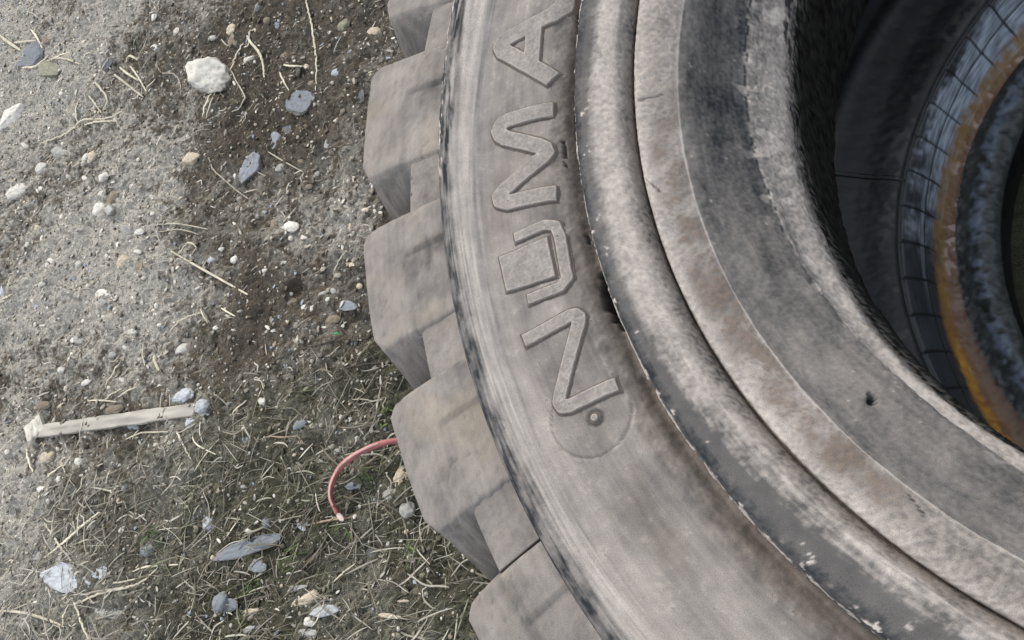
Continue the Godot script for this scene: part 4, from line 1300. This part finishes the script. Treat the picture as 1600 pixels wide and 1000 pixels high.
	add_straw("straw_stalk", "thin curling rootlet right of the large white rock", [Vector2(-0.951, -0.451), Vector2(-0.938, -0.428), Vector2(-0.925, -0.404), Vector2(-0.936, -0.391), Vector2(-0.958, -0.395)], 3.1, "dry")
	add_straw("straw_stalk", "thin rootlet below the cream angular pebble", [Vector2(-0.976, -0.339), Vector2(-0.964, -0.319), Vector2(-0.950, -0.305), Vector2(-0.930, -0.286), Vector2(-0.907, -0.267)], 2.9, "dry")
	add_straw("straw_stalk", "brown rootlet below the middle slate chip", [Vector2(-0.883, -0.321), Vector2(-0.855, -0.299), Vector2(-0.825, -0.277)], 2.8, "dry")
	add_straw("straw_stalk", "upper of two thin level stems above the long straw", [Vector2(-1.043, -0.263), Vector2(-1.004, -0.255), Vector2(-0.963, -0.241)], 2.9, "dry")
	add_straw("straw_stalk", "lower of two thin level stems above the long straw", [Vector2(-1.039, -0.254), Vector2(-1.003, -0.248), Vector2(-0.973, -0.236)], 2.9, "dry")
	add_straw("straw_stalk", "looped straw scrap touching the top of the long straw", [Vector2(-1.003, -0.217), Vector2(-0.987, -0.227), Vector2(-0.972, -0.218), Vector2(-0.980, -0.208)], 3.7, "straw")
	add_straw("straw_stalk", "straw piece at the left edge of the dirt", [Vector2(-1.338, -0.221), Vector2(-1.323, -0.226), Vector2(-1.305, -0.229)], 5.0, "straw")
	add_straw("straw_stalk", "short upright straw piece at the left edge", [Vector2(-1.316, -0.237), Vector2(-1.316, -0.248), Vector2(-1.314, -0.258)], 4.2, "straw")
	add_straw("straw_stalk", "bent straw above the white teardrop pebble", [Vector2(-1.002, -0.123), Vector2(-0.988, -0.132), Vector2(-0.972, -0.136), Vector2(-0.959, -0.137)], 3.5, "straw")
	add_straw("straw_stalk", "short straw crossing the tip of the bent straw", [Vector2(-0.962, -0.143), Vector2(-0.954, -0.134), Vector2(-0.947, -0.123)], 2.8, "straw")
	add_straw("straw_stalk", "longest leaning straw above the middle of the lath", [Vector2(-1.101, -0.067), Vector2(-1.088, -0.082), Vector2(-1.078, -0.100)], 3.7, "straw")
	add_straw("straw_stalk", "thin straw right of the longest leaning straw", [Vector2(-1.088, -0.068), Vector2(-1.079, -0.076), Vector2(-1.070, -0.080)], 2.9, "dry")
	add_straw("straw_stalk", "straw rising from the middle of the lath", [Vector2(-1.092, -0.052), Vector2(-1.078, -0.059), Vector2(-1.064, -0.064)], 3.6, "straw")
	add_straw("straw_stalk", "straw right of the one rising from the lath", [Vector2(-1.069, -0.054), Vector2(-1.057, -0.058), Vector2(-1.040, -0.062)], 3.6, "straw")
	add_straw("straw_stalk", "level straw just above the lath", [Vector2(-1.124, -0.059), Vector2(-1.099, -0.055), Vector2(-1.069, -0.049)], 2.9, "straw")
	add_straw("straw_stalk", "upright straw left of the white teardrop pebble", [Vector2(-1.035, -0.087), Vector2(-1.041, -0.101), Vector2(-1.045, -0.118)], 2.9, "straw")
	add_straw("leaf_blade", "tan dry leaf blade under the white teardrop pebble", [Vector2(-1.025, -0.100), Vector2(-1.020, -0.089), Vector2(-1.013, -0.078)], 7.1, "straw")
	add_straw("straw_stalk", "thin leaning straw left of the middle tread lug", [Vector2(-0.769, -0.143), Vector2(-0.762, -0.153), Vector2(-0.754, -0.164)], 2.6, "straw")
	add_straw("straw_stalk", "short straw below the end of the long straw", [Vector2(-0.930, -0.138), Vector2(-0.917, -0.130), Vector2(-0.902, -0.121)], 3.4, "straw")
	add_straw("straw_stalk", "thin stem below the middle of the long straw", [Vector2(-0.965, -0.149), Vector2(-0.952, -0.134), Vector2(-0.940, -0.118)], 2.8, "dry")
	add_straw("straw_stalk", "stubby straw under the left end of the lath", [Vector2(-1.230, -0.016), Vector2(-1.218, -0.001), Vector2(-1.206, 0.015)], 5.2, "straw")
	add_straw("straw_stalk", "short straw right of the stubby straw", [Vector2(-1.180, 0.024), Vector2(-1.165, 0.019), Vector2(-1.152, 0.013)], 3.7, "straw")
	add_straw("straw_stalk", "thin stem joining the short straw below the lath", [Vector2(-1.152, 0.015), Vector2(-1.136, 0.028), Vector2(-1.122, 0.041)], 2.9, "dry")
	add_straw("straw_stalk", "straw stalk crossing above the largest pale blue flat stone", [Vector2(-1.174, 0.076), Vector2(-1.137, 0.102), Vector2(-1.102, 0.127)], 4.8, "straw")
	add_straw("straw_stalk", "thicker pale straw of the crossed pair above the flat stone", [Vector2(-1.069, 0.075), Vector2(-1.099, 0.089), Vector2(-1.131, 0.104), Vector2(-1.157, 0.117)], 5.7, "straw")
	add_straw("straw_stalk", "long curved straw at the lower left edge", [Vector2(-1.218, 0.171), Vector2(-1.172, 0.175), Vector2(-1.132, 0.183), Vector2(-1.102, 0.192)], 5.4, "straw")
	add_straw("straw_stalk", "straw running off the bottom edge at the left", [Vector2(-1.093, 0.163), Vector2(-1.077, 0.181), Vector2(-1.059, 0.205)], 4.6, "straw")
	add_straw("straw_stalk", "short straw rising from the end of the curved straw", [Vector2(-1.103, 0.191), Vector2(-1.102, 0.181), Vector2(-1.099, 0.169)], 3.4, "straw")
	add_straw("straw_stalk", "lower long straw of the bundle right of the flat stone", [Vector2(-1.080, 0.170), Vector2(-1.045, 0.161), Vector2(-0.998, 0.155), Vector2(-0.977, 0.144), Vector2(-0.971, 0.138)], 5.2, "straw")
	add_straw("straw_stalk", "middle short straw of the bundle right of the flat stone", [Vector2(-1.047, 0.151), Vector2(-1.023, 0.151), Vector2(-1.002, 0.148)], 3.9, "straw")
	add_straw("straw_stalk", "upper straw of the bundle right of the flat stone", [Vector2(-1.012, 0.140), Vector2(-0.992, 0.137), Vector2(-0.973, 0.137), Vector2(-0.946, 0.137)], 3.8, "straw")
	add_straw("straw_stalk", "thin straw inside the bundle right of the flat stone", [Vector2(-1.075, 0.162), Vector2(-1.050, 0.159), Vector2(-1.023, 0.157)], 3.3, "dry")
	add_straw("straw_stalk", "thick straw standing under the right end of the lath", [Vector2(-0.969, -0.003), Vector2(-0.953, 0.016), Vector2(-0.942, 0.031)], 4.0, "straw")
	add_straw("straw_stalk", "curved straw along the underside of the lath", [Vector2(-1.056, -0.005), Vector2(-1.028, -0.009), Vector2(-1.005, -0.007), Vector2(-0.987, -0.005)], 3.4, "straw")
	add_straw("straw_stalk", "branched stem right of the lath end", [Vector2(-0.940, 0.005), Vector2(-0.931, 0.017), Vector2(-0.900, 0.032)], 2.6, "straw")
	add_straw("straw_stalk", "upright stem right of the lath end", [Vector2(-0.931, -0.007), Vector2(-0.929, 0.003), Vector2(-0.924, 0.016)], 2.6, "straw")
	add_straw("straw_stalk", "hooked pale straw right of the lath", [Vector2(-0.887, -0.008), Vector2(-0.878, -0.015), Vector2(-0.868, -0.021)], 3.3, "straw")
	add_straw("twig", "twig lying across the lower end of the red hose", [Vector2(-0.775, 0.111), Vector2(-0.751, 0.109), Vector2(-0.728, 0.108)], 3.5, "tan")
	add_straw("twig", "short twig pointing down from the red hose end", [Vector2(-0.730, 0.108), Vector2(-0.729, 0.116), Vector2(-0.729, 0.125)], 2.9, "tan")
	add_straw("straw_stalk", "straw in the grass below the red hose", [Vector2(-0.746, 0.165), Vector2(-0.735, 0.158), Vector2(-0.722, 0.149)], 2.8, "straw")
	add_straw("twig", "thin forked twig above left of the red hose", [Vector2(-0.833, 0.021), Vector2(-0.811, 0.025), Vector2(-0.796, 0.026), Vector2(-0.786, 0.035)], 2.5, "tan")
	add_straw("straw_stalk", "thin straw under the lowest full tread lug", [Vector2(-0.652, 0.141), Vector2(-0.645, 0.148), Vector2(-0.636, 0.157)], 2.2, "straw")
	add_straw("straw_stalk", "short pale stem left of the red hose", [Vector2(-0.769, 0.083), Vector2(-0.766, 0.092), Vector2(-0.763, 0.101)], 2.4, "straw")
	add_straw("root", "dark root running from the dirt to the middle tread lug", [Vector2(-0.857, -0.044), Vector2(-0.826, -0.058), Vector2(-0.782, -0.062), Vector2(-0.742, -0.063), Vector2(-0.715, -0.060)], 3.1, "dark")
	add_straw("root", "dark root below the one running to the tread lug", [Vector2(-0.791, -0.019), Vector2(-0.751, -0.031), Vector2(-0.721, -0.034), Vector2(-0.687, -0.032)], 3.0, "dark")
	add_straw("root", "dark curved root below the lath", [Vector2(-1.021, 0.039), Vector2(-0.999, 0.053), Vector2(-0.975, 0.076), Vector2(-0.965, 0.093)], 3.3, "dark")
	add_straw("root", "dark root beside the second full tread lug", [Vector2(-0.657, -0.031), Vector2(-0.682, -0.016), Vector2(-0.707, -0.006), Vector2(-0.725, 0.008)], 2.4, "dark")

# ==================================================================== what nobody could count
func scatter(called: String, label: String, mesh: Mesh, mat: Material, xf: Array, cl: PackedColorArray):
	var mm := MultiMesh.new()
	mm.transform_format = MultiMesh.TRANSFORM_3D
	mm.use_colors = true
	mm.mesh = mesh
	mm.instance_count = xf.size()
	for i in xf.size():
		mm.set_instance_transform(i, xf[i])
		mm.set_instance_color(i, cl[i])
	var o := MultiMeshInstance3D.new()
	o.name = called
	o.multimesh = mm
	o.material_override = mat
	add_child(o, true)
	o.set_meta("kind", "stuff")
	tag(o, label, "ground litter")

func spot(lo: Vector2, hi: Vector2) -> Vector2:
	if rng.randf() < 0.38:             # the yard goes on round the tyre, a little more sparsely strewn
		return Vector2(rng.randf_range(lo.x - 0.5, hi.x + 1.3), rng.randf_range(lo.y - 0.5, hi.y + 0.7))
	return Vector2(rng.randf_range(lo.x, hi.x), rng.randf_range(lo.y, hi.y))

func build_stuff():
	var lo := Vector2(-1.52, -0.82)
	var hi := Vector2(-0.42, 0.32)
	# grit
	var white := Color(1, 1, 1)
	var grit := stone_mesh(Vector3(1, 0.7, 1), "a", white, 1, 71)
	var xf := []
	var cl := PackedColorArray()
	var tones := [Color(0.50, 0.48, 0.43), Color(0.34, 0.32, 0.28), Color(0.22, 0.20, 0.17), Color(0.13, 0.115, 0.095), Color(0.26, 0.29, 0.33), Color(0.40, 0.34, 0.26)]
	for i in 44000:
		var q := spot(lo, hi)
		if q.length() < 0.40:
			continue
		var s := 0.0011 + 0.0042 * pow(rng.randf(), 3.5)
		var b := Basis.from_euler(Vector3(rng.randf_range(-0.4, 0.4), rng.randf() * TAU, rng.randf_range(-0.4, 0.4))).scaled_local(Vector3(s * rng.randf_range(0.7, 1.5), s, s) if rng.randf() < 0.65 else Vector3(s * 2.2, s * 0.35, s * 0.8))
		xf.append(Transform3D(b, Vector3(q.x, ground_height(q.x, q.y) + s * 0.12, q.y)))
		var k := rng.randf()
		cl.append(tones[0 if k < 0.15 else (1 if k < 0.42 else (2 if k < 0.66 else (3 if k < 0.86 else (4 if k < 0.92 else 5))))] * rng.randf_range(0.8, 1.2))
	scatter("grit", "fine pale and dark grit scattered over the dirt", grit, mats["fleck"], xf, cl)
	# crumbs of soil
	xf = []
	cl = PackedColorArray()
	var crumb := stone_mesh(Vector3(1, 0.8, 1), "r", white, 2, 72)
	for i in 14000:
		var q := spot(lo, hi)
		if q.length() < 0.40:
			continue
		var s := 0.0016 + 0.0055 * pow(rng.randf(), 4.0)
		var b := Basis.from_euler(Vector3(rng.randf_range(-0.6, 0.6), rng.randf() * TAU, rng.randf_range(-0.6, 0.6))).scaled_local(Vector3(s * rng.randf_range(0.8, 1.4), s * 0.8, s))
		xf.append(Transform3D(b, Vector3(q.x, ground_height(q.x, q.y) + s * 0.05, q.y)))
		cl.append(ground_tint(q.x, q.y) * rng.randf_range(0.45, 1.0))
	scatter("soil_crumbs", "loose crumbs of grey brown soil", crumb, mats["fleck"], xf, cl)
	# dead grass and chopped straw: four bent shapes
	var shapes := []
	for j in 4:
		var path := PackedVector3Array()
		for i in 9:
			var f := i / 8.0 - 0.5
			path.append(Vector3(f, 0.03 * sin(f * 4.0 + j), [0.03, -0.14, 0.06, 0.26][j] * (f * f * 2.0 + 0.4 * f * sin(f * 7.0 + j * 2.0))))
		shapes.append(stalk_mesh(path, 0.05, white, 0.5, j * 5.0))
	var fx := [[], [], [], []]
	var fc := [PackedColorArray(), PackedColorArray(), PackedColorArray(), PackedColorArray()]
	var straw_tones := [Color(0.47, 0.44, 0.36), Color(0.33, 0.31, 0.265), Color(0.22, 0.205, 0.17), Color(0.13, 0.115, 0.09), Color(0.075, 0.066, 0.052)]
	for i in 34000:
		var q := spot(lo, hi)
		if q.length() < 0.41:
			continue
		var m := mossy(q.x, q.y)
		var strawy := m * 0.75 + 0.08 + 0.14 * ss(-0.85, -1.2, q.x) + 0.25 * ss(0.1, 0.5, noise_a.get_noise_2d(q.x * 5.0 + 3.0, q.y * 5.0)) * ss(-0.85, -1.1, q.x)
		if rng.randf() > strawy:
			continue
		var l := (0.005 + 0.036 * pow(rng.randf(), 1.6)) * (1.2 if m > 0.5 else 0.62)
		var w := 0.008 + 0.034 * pow(rng.randf(), 2.2)
		var dir := rng.randf() * TAU if rng.randf() < 0.55 else 0.5 + 0.5 * rng.randfn()
		var b := Basis.from_euler(Vector3(0, dir, rng.randf_range(-0.22, 0.22))).scaled_local(Vector3(l, l * 0.7, w))
		var j := rng.randi() % 4
		fx[j].append(Transform3D(b, Vector3(q.x, ground_height(q.x, q.y) + 0.0012 + rng.randf() * 0.004 * m, q.y)))
		var k := rng.randf()
		var tone: Color = straw_tones[0 if k < 0.04 else (1 if k < 0.16 else (2 if k < 0.46 else (3 if k < 0.80 else 4)))]
		if m < 0.4 and k > 0.5:
			tone = straw_tones[1]
		if q.x < -1.05 and k > 0.35 and rng.randf() < 0.5:
			tone = straw_tones[1]
		tone = tone.lerp(Color(0.095, 0.125, 0.05), 0.4 * m * ss(0.15, 0.6, noise_b.get_noise_2d(q.x * 14.0, q.y * 14.0)) * ss(-1.1, -0.9, q.x))
		fc[j].append(tone * rng.randf_range(0.85, 1.3))
	for j in 4:
		scatter("dead_grass" if j < 3 else "chopped_straw", ["matted dead grass beside the tyre", "dead grass blades with a bend", "thin dead grass fibres", "curled chopped straw bits"][j], shapes[j], mats["straw"], fx[j], fc[j])
	# little green shoots in the mat
	xf = []
	cl = PackedColorArray()
	for t in [Vector2(-0.690, 0.018), Vector2(-0.800, 0.142), Vector2(-0.745, 0.118), Vector2(-0.985, 0.105), Vector2(-0.66, 0.15), Vector2(-0.84, 0.165), Vector2(-0.71, 0.075)]:
		for i in 26:
			var q: Vector2 = t + Vector2(rng.randfn(), rng.randfn()) * 0.008
			var l := rng.randf_range(0.006, 0.014)
			var b := Basis.from_euler(Vector3(0, rng.randf() * TAU, rng.randf_range(0.2, 1.1))).scaled_local(Vector3(l, l, 0.028))
			xf.append(Transform3D(b, Vector3(q.x, ground_height(q.x, q.y) + l * 0.3, q.y)))
			cl.append(Color(0.095, 0.125, 0.050) * rng.randf_range(0.6, 1.3))
	scatter("green_shoots", "small green shoots growing through the dead grass", shapes[0], mats["straw"], xf, cl)
